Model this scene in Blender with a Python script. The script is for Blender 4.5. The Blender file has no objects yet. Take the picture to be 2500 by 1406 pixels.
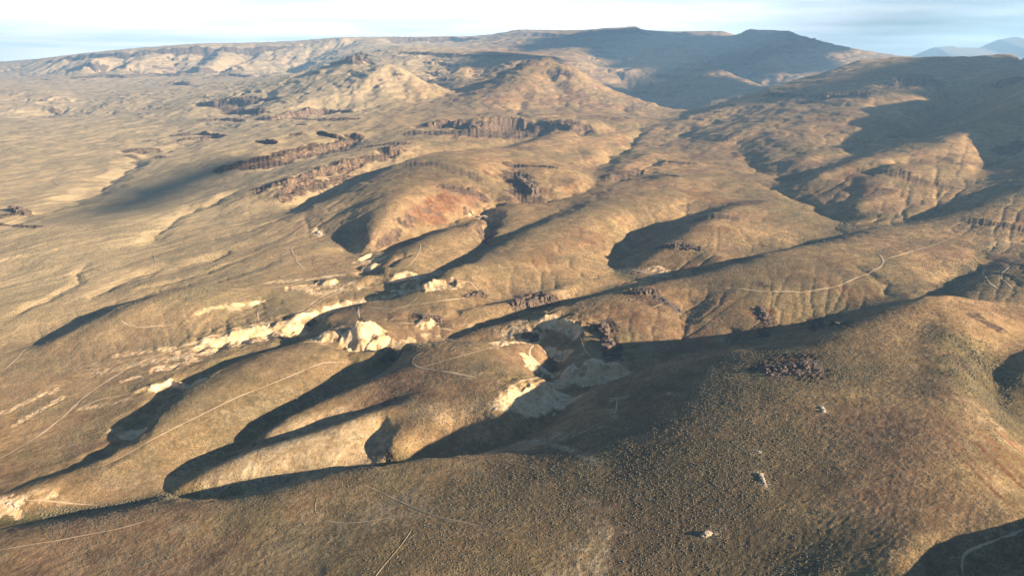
import bpy, math, random
import numpy as np
C = bpy.context.scene
COL = C.collection
R = math.radians

# ------------------------------------------------------------------ camera, sky, sun, exposure
PITCH = R(18.36)
CZ = 300.0
cd = bpy.data.cameras.new('camera')
cd.sensor_width = 36; cd.lens = 24.0; cd.clip_start = 1; cd.clip_end = 200000
cam = bpy.data.objects.new('camera', cd); COL.objects.link(cam)
cam.location = (0, 0, CZ); cam.rotation_euler = (R(90)-PITCH, 0, 0)
C.camera = cam
SUN_EL = R(17.2); SUN_AZ = R(-20)                 # azimuth measured from +X (right of the view), minus = behind the camera
SUNV = (math.cos(SUN_AZ)*math.cos(SUN_EL), math.sin(SUN_AZ)*math.cos(SUN_EL), math.sin(SUN_EL))
w = bpy.data.worlds.new('World'); C.world = w; w.use_nodes = True
nt = w.node_tree; N = nt.nodes; L = nt.links
bg = N['Background']
sky = N.new('ShaderNodeTexSky'); sky.sky_type = 'NISHITA'; sky.sun_disc = False
sky.sun_elevation = R(14); sky.sun_rotation = R(90) - SUN_AZ
sky.air_density = 1.0; sky.dust_density = 0.4; sky.ozone_density = 3.0; sky.altitude = 1800
# thin high cloud: procedural, laid out by direction in the sky
tc = N.new('ShaderNodeTexCoord')
sep = N.new('ShaderNodeSeparateXYZ'); L.new(tc.outputs['Generated'], sep.inputs[0])
zz = N.new('ShaderNodeMath'); zz.operation = 'MAXIMUM'; zz.inputs[1].default_value = 0.012; L.new(sep.outputs['Z'], zz.inputs[0])
za = N.new('ShaderNodeMath'); za.operation = 'ADD'; za.inputs[1].default_value = 0.05; L.new(zz.outputs[0], za.inputs[0])
dx = N.new('ShaderNodeMath'); dx.operation = 'DIVIDE'; L.new(sep.outputs['X'], dx.inputs[0]); L.new(za.outputs[0], dx.inputs[1])
dy = N.new('ShaderNodeMath'); dy.operation = 'DIVIDE'; L.new(sep.outputs['Y'], dy.inputs[0]); L.new(za.outputs[0], dy.inputs[1])
cb = N.new('ShaderNodeCombineXYZ'); L.new(dx.outputs[0], cb.inputs[0]); L.new(dy.outputs[0], cb.inputs[1])
cn = N.new('ShaderNodeTexNoise'); cn.inputs['Scale'].default_value = 0.33; cn.inputs['Detail'].default_value = 7; cn.inputs['Roughness'].default_value = 0.55
cmap = N.new('ShaderNodeMapping'); cmap.inputs['Scale'].default_value = (0.8, 1.0, 1); cmap.inputs['Rotation'].default_value = (0, 0, R(-30)); cmap.inputs['Location'].default_value = (3.1, 1.7, 0)
L.new(cb.outputs[0], cmap.inputs[0]); L.new(cmap.outputs[0], cn.inputs[0])
cr = N.new('ShaderNodeValToRGB'); cr.color_ramp.elements[0].position = 0.33; cr.color_ramp.elements[1].position = 0.62
cr.color_ramp.elements[0].color = (0, 0, 0, 1); cr.color_ramp.elements[1].color = (1, 1, 1, 1)
L.new(cn.outputs['Fac'], cr.inputs[0])
# cover is heavier to the left of the view and opens to blue on the right
cov = N.new('ShaderNodeMapRange'); cov.inputs['From Min'].default_value = 0.12; cov.inputs['From Max'].default_value = 0.44
cov.inputs['To Min'].default_value = 1.0; cov.inputs['To Max'].default_value = 0.0; L.new(sep.outputs['X'], cov.inputs['Value'])
cm = N.new('ShaderNodeMath'); cm.operation = 'MULTIPLY_ADD'; L.new(cr.outputs[0], cm.inputs[0]); cm.inputs[1].default_value = 0.45; L.new(cov.outputs[0], cm.inputs[2])
cl = N.new('ShaderNodeClamp'); L.new(cm.outputs[0], cl.inputs[0])
cfac = N.new('ShaderNodeMath'); cfac.operation = 'MULTIPLY'; cfac.inputs[1].default_value = 0.93; 
fw = N.new('ShaderNodeMapRange'); fw.inputs['From Min'].default_value = 0.30; fw.inputs['From Max'].default_value = 0.10
L.new(sep.outputs['Z'], fw.inputs['Value'])
fy = N.new('ShaderNodeMapRange'); fy.inputs['From Min'].default_value = 0.2; fy.inputs['From Max'].default_value = 0.6
L.new(sep.outputs['Y'], fy.inputs['Value'])
fm = N.new('ShaderNodeMath'); fm.operation = 'MULTIPLY'; L.new(fw.outputs[0], fm.inputs[0]); L.new(fy.outputs[0], fm.inputs[1])
fm2 = N.new('ShaderNodeMath'); fm2.operation = 'MULTIPLY'; L.new(fm.outputs[0], fm2.inputs[0]); L.new(cl.outputs[0], fm2.inputs[1])
L.new(fm2.outputs[0], cfac.inputs[0])
hs = N.new('ShaderNodeMixRGB'); hs.blend_type = 'MIX'
CLOUD_V = 15.5
cn2 = N.new('ShaderNodeTexNoise'); cn2.inputs['Scale'].default_value = 0.6; cn2.inputs['Detail'].default_value = 6
L.new(cmap.outputs[0], cn2.inputs[0])
cr2 = N.new('ShaderNodeValToRGB'); cr2.color_ramp.elements[0].position = 0.38; cr2.color_ramp.elements[1].position = 0.60
cr2.color_ramp.elements[0].color = (CLOUD_V*.68, CLOUD_V*.77, CLOUD_V*.87, 1); cr2.color_ramp.elements[1].color = (CLOUD_V, CLOUD_V, CLOUD_V, 1)
L.new(cn2.outputs['Fac'], cr2.inputs[0])
L.new(cfac.outputs[0], hs.inputs[0]); L.new(sky.outputs[0], hs.inputs[1]); L.new(cr2.outputs[0], hs.inputs[2])
zg = N.new('ShaderNodeMapRange'); zg.inputs['From Min'].default_value = 0.0; zg.inputs['From Max'].default_value = 0.085; zg.inputs['To Min'].default_value = 1.45; zg.inputs['To Max'].default_value = 0.80
L.new(sep.outputs['Z'], zg.inputs['Value'])
hz_ = N.new('ShaderNodeMixRGB'); hz_.blend_type = 'MULTIPLY'; hz_.inputs[0].default_value = 1; L.new(cr2.outputs[0], hz_.inputs[1]); L.new(zg.outputs[0], hz_.inputs[2]); L.new(hz_.outputs[0], hs.inputs[2])
L.new(hs.outputs[0], bg.inputs['Color']); bg.inputs['Strength'].default_value = 0.038
sl = bpy.data.lights.new('sun', 'SUN'); sl.energy = 5.0; sl.angle = R(0.5); sl.color = (1.0, 0.80, 0.56)
so = bpy.data.objects.new('sun', sl); COL.objects.link(so)
from mathutils import Vector, Matrix
so.rotation_euler = Vector(SUNV).to_track_quat('Z', 'Y').to_euler()
C.view_settings.view_transform = 'Standard'; C.view_settings.look = 'None'
C.view_settings.exposure = 1.97; C.view_settings.gamma = 1.0
C.cycles.max_bounces = 4; C.cycles.diffuse_bounces = 2; C.cycles.volume_bounces = 0
QN = (1400,2000); HAZE = 8.2e-5

# ------------------------------------------------------------------ surveyed heights
# each entry is a line of ground points: image bearing (u, v) of the point and, third, either its drop below the
# camera in metres (under 1000) or its distance ahead in metres (1000 and over)
SURVEY = """
# foreground hill
2310,722,175 2260,722,177 2200,741,181 2120,774,186 2050,800,191 1980,827,197 1900,842,204 1800,849,213 1700,867,222 1640,880,226
1640,880,226 1652,950,216 1600,980,222 1520,985,231 1430,1030,239 1330,1075,248
1540,915,246 1480,935,254 1420,965,257 1380,1010,258 1330,1050,257 1260,1083,256
1200,1103,254 1100,1116,255 1000,1125,256 900,1138,258 800,1158,260 700,1185,262 640,1203,264 560,1219,266 450,1228,269 330,1242,273 230,1264,277 100,1287,281 0,1299,285 -200,1325,290
1250,1150,238 1150,1210,240 1000,1290,243 850,1370,246 760,1430,248
1500,1100,225 1500,1200,224 1500,1300,225 1500,1406,227 1500,1520,231
1250,1406,234 1000,1406,240 700,1406,252 400,1406,263 0,1406,278 -400,1406,293
1000,1200,248 700,1290,256 400,1320,267 200,1350,275
2000,1050,201 2000,1406,210 2000,1520,217
2250,800,183 2250,900,188 2250,1050,192 2250,1200,198 2230,1320,199 2200,1406,203
2310,722,175 2335,800,180 2340,880,185 2380,980,190 2440,1080,194 2500,1170,198
2400,880,188 2440,950,195 2500,1030,200 2560,1100,203
2400,735,183 2500,770,186 2500,900,186 2640,850,176
2500,1265,196 2420,1318,199 2335,1348,202 2285,1390,204 2270,1440,206
2500,1340,203 2420,1406,206 2600,1300,201
2700,1330,183 2740,1240,187 2720,1450,183 2950,1330,196
2760,1000,190 3000,900,205 3200,800,215
3000,1200,200 3100,1400,205 3300,1100,215
3000,600,222 3300,550,222 3200,450,222 3300,380,210
3000,350,190
# wash behind it
v -300,1300,300 0,1272,296 200,1246,294 400,1206,290 560,1213,288 700,1177,282 850,1141,277 1000,1119,272 1130,1113,269 1230,1086,267 1300,1050,267 1380,990,266 1430,950,266 1520,912,262 1640,870,256 1700,857,253 1850,848,242 1950,826,234 2050,795,226 2150,762,219 2240,733,214
# centre ridge and its sub-ridge
1320,842,260 1240,834,255 1150,835,254 1080,850,257 1010,868,261 965,900,265 900,932,268 800,973,273 700,1020,279 640,1062,284
v 1005,858,284 930,900,287 870,935,289 780,982,291 700,1022,293 650,1052,294 604,1088,295 520,1133,294 440,1178,293 400,1206,290
428,1196,288 500,1152,281 600,1112,274 680,1090,271 760,1062,269 850,1030,266 950,1000,261
v 640,1085,284 720,1060,281 830,1020,277 950,985,268
925,1030,266 908,1060,269 895,1100,273 882,1142,277
1200,900,249 1230,960,251 1240,1020,257
1100,950,255 1080,1020,259 1000,1050,264 960,1090,267
1045,1118,271 1052,1095,270 1110,1062,266 1160,1045,263
1120,1090,266 1180,1080,264
1320,930,256 1340,975,261
# quarry gully on its right
v 1005,858,284 1060,838,280 1140,826,275 1230,826,273 1290,833,271 1340,868,270 1356,905,271 1370,940,269 1386,975,268
1300,782,258 1360,786,256 1410,806,254 1425,830,255 1415,850,259
1400,872,259 1450,872,255 1500,893,254 1460,930,265
1380,905,260 1440,900,256
# rocky hill and the ridge to its right
1150,811,272 1250,788,262 1340,757,254 1440,728,248 1560,703,241 1680,680,236 1800,648,230 1870,620,226 1950,601,222 2050,598,220 2150,602,219 2250,612,220
1480,790,252 1550,800,250 1500,850,256 1600,850,256
1690,730,241 1692,790,247 1700,850,255
1760,740,237 1850,750,235 1800,810,246
2000,700,228 2000,780,239 2150,700,226 2200,650,222 2100,640,222
v 2240,733,214 2300,716,218 2340,680,225 2390,645,224 2420,610,223 2500,588,220
2350,740,197 2400,690,212 2480,650,216 2500,700,205 2600,640,205
# trough behind
v 1000,850,284 1130,817,279 1250,777,277 1400,724,275 1500,702,273 1540,688,272 1505,665,272 1497,650,272 1520,620,273 1545,590,273 1552,560,272 1600,543,268 1700,520,262
v 1540,688,270 1640,688,262 1800,646,250 1900,613,247 1990,600,246 2045,578,244 2062,545,244 2000,512,241 1940,480,240 1900,462,238 1855,425,236 1830,395,234 1800,350,1950
# hill with terraces
1545,655,266 1590,625,256 1640,600,246 1690,560,236 1740,528,232 1790,506,232 1860,490,234
1650,640,256 1720,615,246 1750,635,248 1640,668,264
1830,600,248 1900,560,242 1960,520,240 1830,540,238
# far gentle ridge right
1985,598,238 2080,571,230 2150,556,226 2250,548,221 2350,560,219 2420,600,221
2130,610,220 2250,590,222
v 2045,578,244 2130,555,238 2200,538,233 2300,515,228 2335,490,218 2375,450,206 2385,410,196 2500,368,176
2330,520,214 2400,500,202 2500,470,190 2650,440,175
2450,560,214 2500,530,206
# smooth hill in the middle
1740,430,236 1650,424,238 1560,448,245 1460,488,250 1390,518,252 1300,560,251 1200,613,257 1120,658,262 1000,715,268
v 1420,498,257 1380,508,261 1240,575,269 1195,602,272 1120,642,275 1050,692,277 950,732,282
1500,520,250 1450,600,261 1400,650,264 1300,680,264 1200,700,266
1600,500,248 1700,480,247 1760,480,246 1700,450,241
1850,425,238 1950,440,238 
1100,760,268 1250,735,266 1400,700,268 1000,790,272
1150,545,262 1100,562,259 1050,588,259 1000,612,262 940,652,270 900,688,276
1180,560,265 1110,620,270
v 1200,600,275 1182,580,274 1185,548,272 1200,522,269
1215,500,262 1250,495,260 1250,540,264
# central hill
v 900,622,279 980,580,276 1060,553,274 1120,538,273 1160,519,271 1220,497,268 1300,490,265 1370,480,261 1440,460,259 1462,435,254 1445,415,252 1490,382,248 1540,350,242 1562,330,232 1575,303,215
912,592,268 932,535,248 1010,495,238 1090,455,230 1170,420,225 1230,392,222
700,592,280 760,570,278 840,580,278 880,610,279 
760,523,266 830,480,250 900,440,240 960,405,233 1050,375,226 1150,366,222 1250,362,222
800,545,268 860,500,252
1010,540,262 1100,500,252 1180,470,248
1245,405,230 1238,450,246 1242,490,260
1290,400,226 1340,405,227 1300,440,240 1400,425,238 1430,448,248
1300,346,223 1350,326,220 1450,318,220 1550,313,223
1250,380,226 1400,360,231 1350,375,234 1450,380,240 1500,350,240
# second ridge behind the creek, right of it
1500,425,244 1560,400,238 1610,385,236 1580,370,240 1650,395,236 1700,400,236
1470,440,252 1560,425,248 1610,412,244
1600,340,236 1680,330,230 1640,360,238 1720,370,234
# canyon
v 500,553,289 530,548,290 600,535,288 700,505,285 800,470,280 870,448,273 950,410,262 1050,381,250 1180,362,249 1250,355,252 1320,330,236
700,470,264 760,445,259 830,413,251 900,385,241 980,370,234
600,452,270 700,416,257 800,385,246 880,362,238 960,350,230
450,470,285 560,442,281 660,413,272 760,383,262 850,352,250
560,402,264 700,370,250 820,340,238 900,330,230 1000,322,218
640,490,276 560,510,284
1100,350,238 1180,348,237 1020,345,226
# left low ground
600,600,284 600,650,286 700,640,283 800,640,280 820,680,280
780,600,276 730,610,278 850,650,279
v 450,560,289 370,580,293 350,600,294 300,650,295
300,530,287 150,540,286 0,570,290
0,630,292 100,610,288 200,592,286 330,585,288
v 120,520,294 200,490,293 300,440,291 330,400,287 400,360,280 520,320,268
0,500,293 60,515,290 
450,440,282 300,480,287 500,500,283
0,700,296 200,680,294 400,640,290 500,640,288
200,735,297 300,690,296 420,650,293
300,700,293 420,690,291
0,780,298 120,760,297
110,846,297 200,800,285 300,750,274 400,713,268 500,698,268 570,705,275
100,838,303 200,785,300 350,727,296 450,695,290
120,860,299 250,850,295 400,830,291 550,800,290 640,780,289 650,720,282
0,900,302 0,1000,302 0,1100,301 200,1000,300 100,930,301 300,950,298 250,900,298 450,880,295 560,850,293
-300,600,296 -300,800,303 -300,1000,304 -300,1150,302
# ridge left of centre
-100,1245,293 20,1214,289 150,1160,285 260,1105,282 350,1065,280 430,1005,279 480,965,279 560,913,279 640,867,277 760,842,275 900,868,277 980,862,279
v -150,1240,296 0,1200,293 120,1155,291 240,1105,290 320,1055,290 345,1020,291 400,970,290 480,915,289 530,890,289 600,865,288 700,836,287 750,800,287 800,760,288 870,735,286 950,732,282
300,1170,289 500,1090,290 600,1000,286 750,920,283 850,880,282
200,1220,292 100,1250,294
150,1120,296 280,1060,295 330,980,295 420,925,294
400,960,296
# mining ground
850,770,276 900,740,274 960,790,272 1000,760,270 900,800,272 880,815,271
830,815,274 945,810,274
800,842,280 850,856,284 920,856,284 990,848,283
790,800,283 760,770,284
700,740,283 620,750,286 700,780,287
700,690,281 800,690,280 850,670,279
900,650,279 940,700,281 1050,700,273 1100,680,271
"""
FAR = """
# plateau between cliffs and buttes
1010,316,213 1040,308,208 1100,302,204 1140,308,206 1170,310,206 1200,302,203 1280,299,202 1340,303,203 1400,310,206 1440,312,210 1500,305,212 1560,298,210
900,300,215 800,290,220 700,305,232 600,330,250
850,318,228 1000,290,206 1100,280,198
1200,270,190 1350,290,198 1500,285,198
# cliff steps left of centre
470,262,222 540,258,215 620,245,190 
640,300,235 700,282,215 780,270,210 860,265,200
480,290,252 560,280,246
0,300,283 100,290,281 200,310,283 300,330,284 400,300,272
0,400,291 150,360,288
250,280,3950 350,262,4050
0,260,4300 100,250,4400 200,265,4200 330,240,4300
# cones
560,222,4300 640,208,4150 720,188,4000 800,160,3950 850,140,3900 880,133,3900 905,152,3900 950,170,3950
900,170,3700 950,158,3600 975,170,3550 1020,195,3500 1060,213,3480 1092,227,3450
950,158,3600 910,185,3480 850,210,3440 760,232,3350 700,240,3300
950,158,3600 940,200,3440 930,240,3260 
960,258,3120 1040,247,3280 1092,230,3480 1130,215,3800
800,240,3250 700,262,3150
600,235,3700 520,245,3800
840,175,3750 780,205,3600
# butte
1235,168,3750 1270,152,3700 1300,146,3650 1345,142,3650 1362,152,3600 1385,165,3500 1398,177,3450 1450,202,3450 1500,222,3420 1560,242,3400 1640,266,3350 1690,279,3300
1345,198,3380 1370,188,3400 1398,177,3450
1345,198,3400 1350,230,3220 1345,265,2980
1310,178,3480 1270,190,3400
1180,243,3050 1240,228,3150 1300,208,3300
1240,180,3550 1180,210,3650 1130,225,3500 1100,245,3200
1420,240,3150 1500,265,3020 1560,275,2950
1480,250,3050
1600,290,2650 1680,290,2700 1620,280,2950
# near mesa
960,124,5400 1050,126,5300 1150,131,5100 1270,138,4700 1285,148,4550
980,112,6200 1100,117,6200 1200,125,5700
1040,165,4700 1020,190,4300 1100,220,3950 1170,150,4700 1160,190,4300 1230,160,4400
# right valley and spurs
v 1300,185,4300 1400,222,4150 1480,242,4000 1560,262,3800 1640,280,3600 1700,287,3400
1500,208,5150 1560,228,4800 1620,245,4400 1680,270,3950
1400,130,6000 1500,170,5600 1450,160,5200
1640,103,6300 1660,120,6000 1700,155,5300 1760,172,5000 1820,195,4800 1875,214,4600
1600,125,5900 1540,165,5400 1500,195,4900
1700,155,5300 1640,200,4900 1560,224,4700
1790,228,3900 1740,250,3600 1690,280,3350
1790,228,3900 1835,232,3700
1800,215,4300 1700,230,4300
# skyline range
1150,92,9000 1220,85,8700 1270,73,8400 1330,74,8400 1400,77,8400 1480,70,8300 1555,66,8200 1600,84,8200
1350,105,7400 1300,120,7000 1450,110,7200 1560,110,7000 1200,112,7200
1640,78,9300 1700,77,9300 1765,77,9300 1790,88,9200
1780,90,7400 1830,76,7200 1890,78,7000 1925,81,6900 1937,95,6800 1975,118,6600 2020,140,6400 2060,146,6200
1900,190,5300 2000,165,5700
1950,200,5000
v 1740,185,5900 1820,212,5400 1900,228,4800
2120,158,6000 2300,158,6000 2600,158,6000
2090,158,9000 2300,156,12500 2800,156,12500 2800,150,6000
1480,78,7900 1470,108,6950 1450,135,6200
1545,95,7500 1525,128,6900 1500,155,6300
1345,88,7900 1335,118,6700
1275,108,7300 1290,132,6500
1885,88,6800 1872,120,6150 1888,162,5450
1800,118,6900 1812,150,6300 1830,184,5700
1960,128,6350 1940,160,5900 1930,180,5500
# left mesa rim and foot
0,163,8200 60,157,8200 100,150,8100 170,139,8000 270,129,7800 400,122,7700 500,116,7700 650,115,7800 760,108,7900 840,98,7900 900,97,8000 960,94,8200 1050,93,8400 1100,90,8500
60,172,7900 0,176,7900
960,106,8000 1100,104,8100
60,190,7300 400,182,6700 560,182,6800 700,178,6800
0,200,6000 120,203,6000 250,212,5700 380,205,5900 500,200,5700 620,195,5700
350,225,4900 450,222,4800
850,135,6800 920,130,6600
266,133,7680 240,150,7200 205,168,6850 160,186,6500
215,146,7620 175,170,7300 130,186,7150
363,128,7620 333,147,7150 287,180,6550
325,138,7600 290,160,7350 250,178,7150
558,120,7620 512,155,7000 461,184,6500
525,125,7640 494,147,7450 430,182,7050
604,147,7150 512,190,6100
640,124,7650 600,132,7600 560,170,7000
893,98,7900 850,118,7350 812,130,7100 748,165,6500
860,102,7900 800,122,7700 730,155,7200
700,120,7700 680,150,7100 660,175,6800
30,245,4700 100,222,4900 180,232,5000
60,290,4100 160,272,4350 240,256,4600
# behind the skylines
0,160,12500 300,137,9800 700,122,9800 1100,97,10500 1400,88,11500 1700,90,12500
1930,112,10500 2050,135,9500
-600,165,9000 -600,200,6000 -600,260,4200 -500,400,2200
# right hill
1690,284,2500 1750,262,2700 1800,245,2750 1870,218,2850 1950,194,2950 2030,172,3050 2090,150,3100 2160,144,3200 2220,142,3200 2300,149,3250 2370,148,3250 2430,142,3250 2500,140,3250 2700,130,3250
2300,160,4200 2600,150,4200 2060,205,3900 2900,120,2800
1880,240,2550 1960,248,2400 2050,232,2350 2110,225,2300 2150,245,2180 2210,290,1960
1900,290,2150 2000,290,2050 2050,330,1830 1950,350,1780 1870,350,1840
1760,300,2350 1700,320,2250 1800,330,2000
2200,310,1880 2160,345,1750 2030,378,1640 1960,392,1560
2150,200,2400 2250,200,2380 2240,250,2150 
2320,180,2620 2310,230,2350 2290,290,2050 2230,330,1850 2120,362,1720 2000,390,1580
2400,180,2450 2450,200,2250 2420,240,2050
2500,270,1650 2420,312,1560 2320,345,1480 2200,378,1420 2060,408,1370
2620,200,1700 2750,100,1900 2750,210,1500 2900,150,1500
2250,400,1330 2120,400,1380 2000,430,1340 2350,385,1380 2370,420,1290
2150,450,1220 2250,450,1210 2100,500,1110 2280,500,1110 2180,520,1060
2450,340,1500 2500,320,1520
"""
K = 1666.67; CP, SP = math.cos(PITCH), math.sin(PITCH)
def ray(u, v):
    a = (u-1250)/K; b = (703-v)/K
    return a, CP+b*SP, -SP+b*CP
def pt(u, v, q):
    a, y, z = ray(u, v)
    t = q/y if q >= 1000 else -q/z
    return (a*t, y*t, z*t)                      # camera-relative world position
def parse(txt):
    out = []
    for ln in txt.strip().splitlines():
        if ln.startswith('#') or not ln.strip(): continue
        v = ln.startswith('v '); l_ = [pt(*map(float, s.split(','))) for s in ln.lstrip('v ').split()]; out.append((l_, v))
    return out
CLIFFS = """
80 90 160: 1785,94 1830,84 1890,85 1930,89 1945,104
60 70 110: 1230,91 1300,84 1400,85 1500,78 1560,75 1598,88
45 60 100: 1640,86 1700,84 1765,84
30 50 80: 1600,128 1640,114 1690,135 1730,160
60 60 150: 100,153 170,143 270,133 340,131 400,127 480,121 560,120 650,119 760,112
60 60 120: 940,99 1000,97 1050,96 1100,94 1180,94
36 60 80: 150,194 218,189 260,186 307,187 384,184 440,183 540,178
45 60 90: 402,212 425,203 466,208
26 40 60: 512,188 560,182 615,186
40 60 70: 474,256 520,254 560,249 627,251
28 40 50: 563,277 600,271 640,274
14 25 25: 405,331 450,328 500,326 548,332
16 25 25: 420,345 470,340 520,336 548,334
20 25 30: 294,370 330,368 397,367
42 40 70: 658,293 690,283 730,279 784,275
24 30 40: 720,274 790,271 866,273
30 60 60: 1009,309 1050,305 1090,303 1130,306 1160,311
46 80 60: 1160,307 1200,304 1250,302 1304,303
22 60 50: 1304,303 1350,303 1400,309 1430,314
10 30 30: 1452,291 1500,289 1552,287
14 25 30: 838,333 860,331 886,341
14 25 30: 620,344 650,346 679,351
10 25 30: 705,328 738,327
12 20 30: 720,305 748,306
12 25 30: 771,318 800,330 850,352
16 30 40: 545,414 600,404 640,397
18 30 40: 640,400 700,384 760,370 830,351 880,339
18 30 40: 620,470 700,448 760,425 825,408 900,388
12 25 30: 480,300 540,292 600,296
12 25 30: 560,246 620,238 680,240
28 25 30: 917,368 950,366 991,364
10 20 20: 825,401 850,397 880,394
12 20 20: 689,473 720,455 774,441
10 15 20: 820,424 866,404
30 60 60: 1337,184 1360,180 1394,174
14 30 40: 1340,147 1362,152 1383,160
22 60 60: 965,130 1050,131 1150,134 1260,138
34 60 40: 850,140 870,133 885,141 899,152
10 30 30: 1860,233 1932,236
12 30 30: 1988,240 2050,231 2106,226
12 30 30: 1937,253 1988,245
26 60 60: 2165,209 2220,200 2280,193
22 50 60: 2430,200 2500,196
5 12 12: 1600,606 1640,601 1700,605 1716,613
7 10 12: 1255,742 1290,723 1330,716 1370,730
"""
GULLIES = """
7 15: 0,1202 120,1157 240,1107 320,1057 345,1020 400,970 480,915 530,890 600,865 700,836 750,800 800,762 870,737
4 14: 925,1030 905,1062 895,1100 882,1142
5 14: 1150,1046 1110,1062 1055,1092 1045,1118
3 10: 985,1090 950,1112 940,1138
3 12: 1692,730 1674,790 1672,850
3 12: 1800,800 1772,850
6 18: 900,622 980,581 1060,555 1160,520 1240,495 1370,480 1440,459
11 12: 1192,602 1180,580 1195,552 1206,535 1172,525
3 10: 950,732 1050,690 1120,642 1195,602
3 9: 1100,668 1180,616 1235,593
10 30: 1440,420 1460,402 1490,383 1540,352 1548,332 1575,303
8 25: 1460,448 1520,430 1590,400 1612,384
5 16: 1500,662 1497,642 1520,615 1548,590 1552,560 1600,543
6 22: 1850,425 1835,400 1832,370
5 16: 1855,440 1900,465 1940,480 2000,510 2050,530 2062,545
5 16: 2240,733 2300,716 2340,680 2390,645 2415,612
6 18: 365,600 370,580 400,555 430,530 470,510 500,500 560,472 610,450
14 40: 130,516 200,480 260,440 300,415 330,390 370,372 440,355 520,330
4 20: 0,555 60,528 130,516
3 8: 0,790 50,758 130,724 184,696 190,670 215,640
3 12: 205,735 275,700 330,675 400,655
3 10: 320,712 420,688 540,650 600,625
4 12: 500,640 560,612
4 10: 745,820 760,800 790,770 830,745 880,735 940,722
8 30: 1516,249 1540,285
8 30: 1268,235 1262,290
12 40: 955,172 985,215 1005,248
10 35: 930,188 880,236
12 60: 1060,165 1030,195 1010,225
12 60: 1110,150 1090,190 1095,225
10 50: 1230,155 1190,195
6 25: 2085,290 2140,332
8 30: 2120,250 2170,275 2200,290
2 12: 2330,830 2360,900 2420,960 2480,1030
5 8: 935,655 960,640 990,620
4 7: 880,700 900,690 930,682
2 9: 2070,640 2150,690 2180,725
3 12: 2085,430 2085,470 2060,500
3 12: 2230,500 2180,525 2100,545
2.5 9: 600,1095 640,1083 720,1060 830,1018
20 120: 60,225 80,270
20 120: 140,235 160,272
30 150: 665,125 655,150 665,180
30 150: 580,128 560,160 530,185
30 150: 720,122 712,150 730,178
25 120: 430,130 425,160 400,180
25 120: 250,150 205,185
"""
MOUNDS = """
7 21 10: 890,818
5 11 7: 800,822
5 12 8: 905,655
5 12 8: 800,690
4 10 6: 1010,705
6 13 8: 1045,700
4 10 6: 1040,790
3 8 6: 838,745
"""
PADS = """
5 9 2.5: 1054,688 1112,692
2 7 2.5: 1150,520 1196,528
1 6 3: 880,640 925,634
1 7 3: 700,704 775,700
1 6 3: 1340,864 1385,868
1 6 3: 372,905 430,895
1.5 6 2.5: 960,706 1020,700
"""
CUTS = """
13 25 20 11: 455,858 510,836 560,826 620,813 680,804 735,797 750,800
13 20 16 10: 838,818 860,806 880,803 915,802 940,808
6 15 12 5: 872,637 905,625 935,622
7 12 10 4: 955,680 985,672 1015,672
5 10 10 4: 980,706 1020,700 1060,700
6 20 14 8: 1365,925 1385,915 1420,908 1460,903 1495,902
8 20 14 8: 1240,968 1290,962 1335,950 1372,962
13 20 16 8: 1290,790 1350,786 1400,800 1425,822
4 10 6 3: 290,1056 330,1054 356,1052
6 12 8 4: 320,962 380,946 418,934 450,944 520,918
6 12 8 5: 780,775 800,755 840,748
6 12 8 5: 705,795 760,770 780,755
4 10 8 3: 640,800 660,795 690,790
4 8 8 3: 900,735 930,728 960,722
4 8 8 3: 560,745 600,742 640,738
"""
lines = parse(SURVEY) + parse(FAR)
def st(x, y): return x/y, math.log(y)
P = []; Z = []; KC = []
for ln, isv in lines:
    for i in range(len(ln)):
        x0, y0, z0 = ln[i]; P.append(st(x0, y0)); Z.append(z0); kc = .004 if isv else (.022 if y0 < 470 else .012 if y0 < 2600 else .006); KC.append(kc)
        if i+1 < len(ln):
            x1, y1, z1 = ln[i+1]
            s0, s1 = np.array(st(x0, y0)), np.array(st(x1, y1))
            n = int(np.hypot(*(s1-s0))/0.016)
            for k in range(1, n+1):
                f = k/(n+1); xx, yy = x0+(x1-x0)*f, y0+(y1-y0)*f
                P.append(st(xx, yy)); Z.append(z0+(z1-z0)*f); KC.append(kc)
P = np.array(P); Z = np.array(Z)
# keep one sample per small cell
key = np.round(P/0.004).astype(int); _, ix = np.unique(key, axis=0, return_index=True); P = P[ix]; Z = Z[ix]; KC = np.array(KC)[ix]
print('survey points', len(P))
CC = 0.014
def kern(A, B):
    d2 = ((A[:, None, 0]-B[None, :, 0])**2 + (A[:, None, 1]-B[None, :, 1])**2)
    return -np.sqrt(d2 + KC[None, :]**2)
n = len(P); A = np.zeros((n+3, n+3)); A[:n, :n] = kern(P, P) + np.eye(n)*0.0003
A[:n, n] = A[n, :n] = 1; A[:n, n+1] = A[n+1, :n] = P[:, 0]; A[:n, n+2] = A[n+2, :n] = P[:, 1]
W = np.linalg.solve(A, np.concatenate([Z, [0, 0, 0]]))
KC2 = (KC**2).astype(np.float32); W32 = W[:n].astype(np.float32); P32 = P.astype(np.float32)
def base_z(s, t):
    out = np.empty(len(s), np.float32)
    for i in range(0, len(s), 20000):
        Q = np.stack([s[i:i+20000], t[i:i+20000]], 1).astype(np.float32)
        d2 = (Q[:, :1]-P32[:, 0])**2; d2 += (Q[:, 1:2]-P32[:, 1])**2; d2 += KC2; np.sqrt(d2, out=d2)
        out[i:i+20000] = -(d2 @ W32)
    return out + W[n] + W[n+1]*s + W[n+2]*t
S0, S1, T0, T1 = -1.15, 1.35, math.log(150.0), math.log(13000.0)
CS, CT = 420, 620
gs = np.linspace(S0, S1, CS); gt = np.linspace(T0, T1, CT)
GS, GT = np.meshgrid(gs, gt)
coarse = base_z(GS.ravel(), GT.ravel()).reshape(CT, CS)
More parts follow.
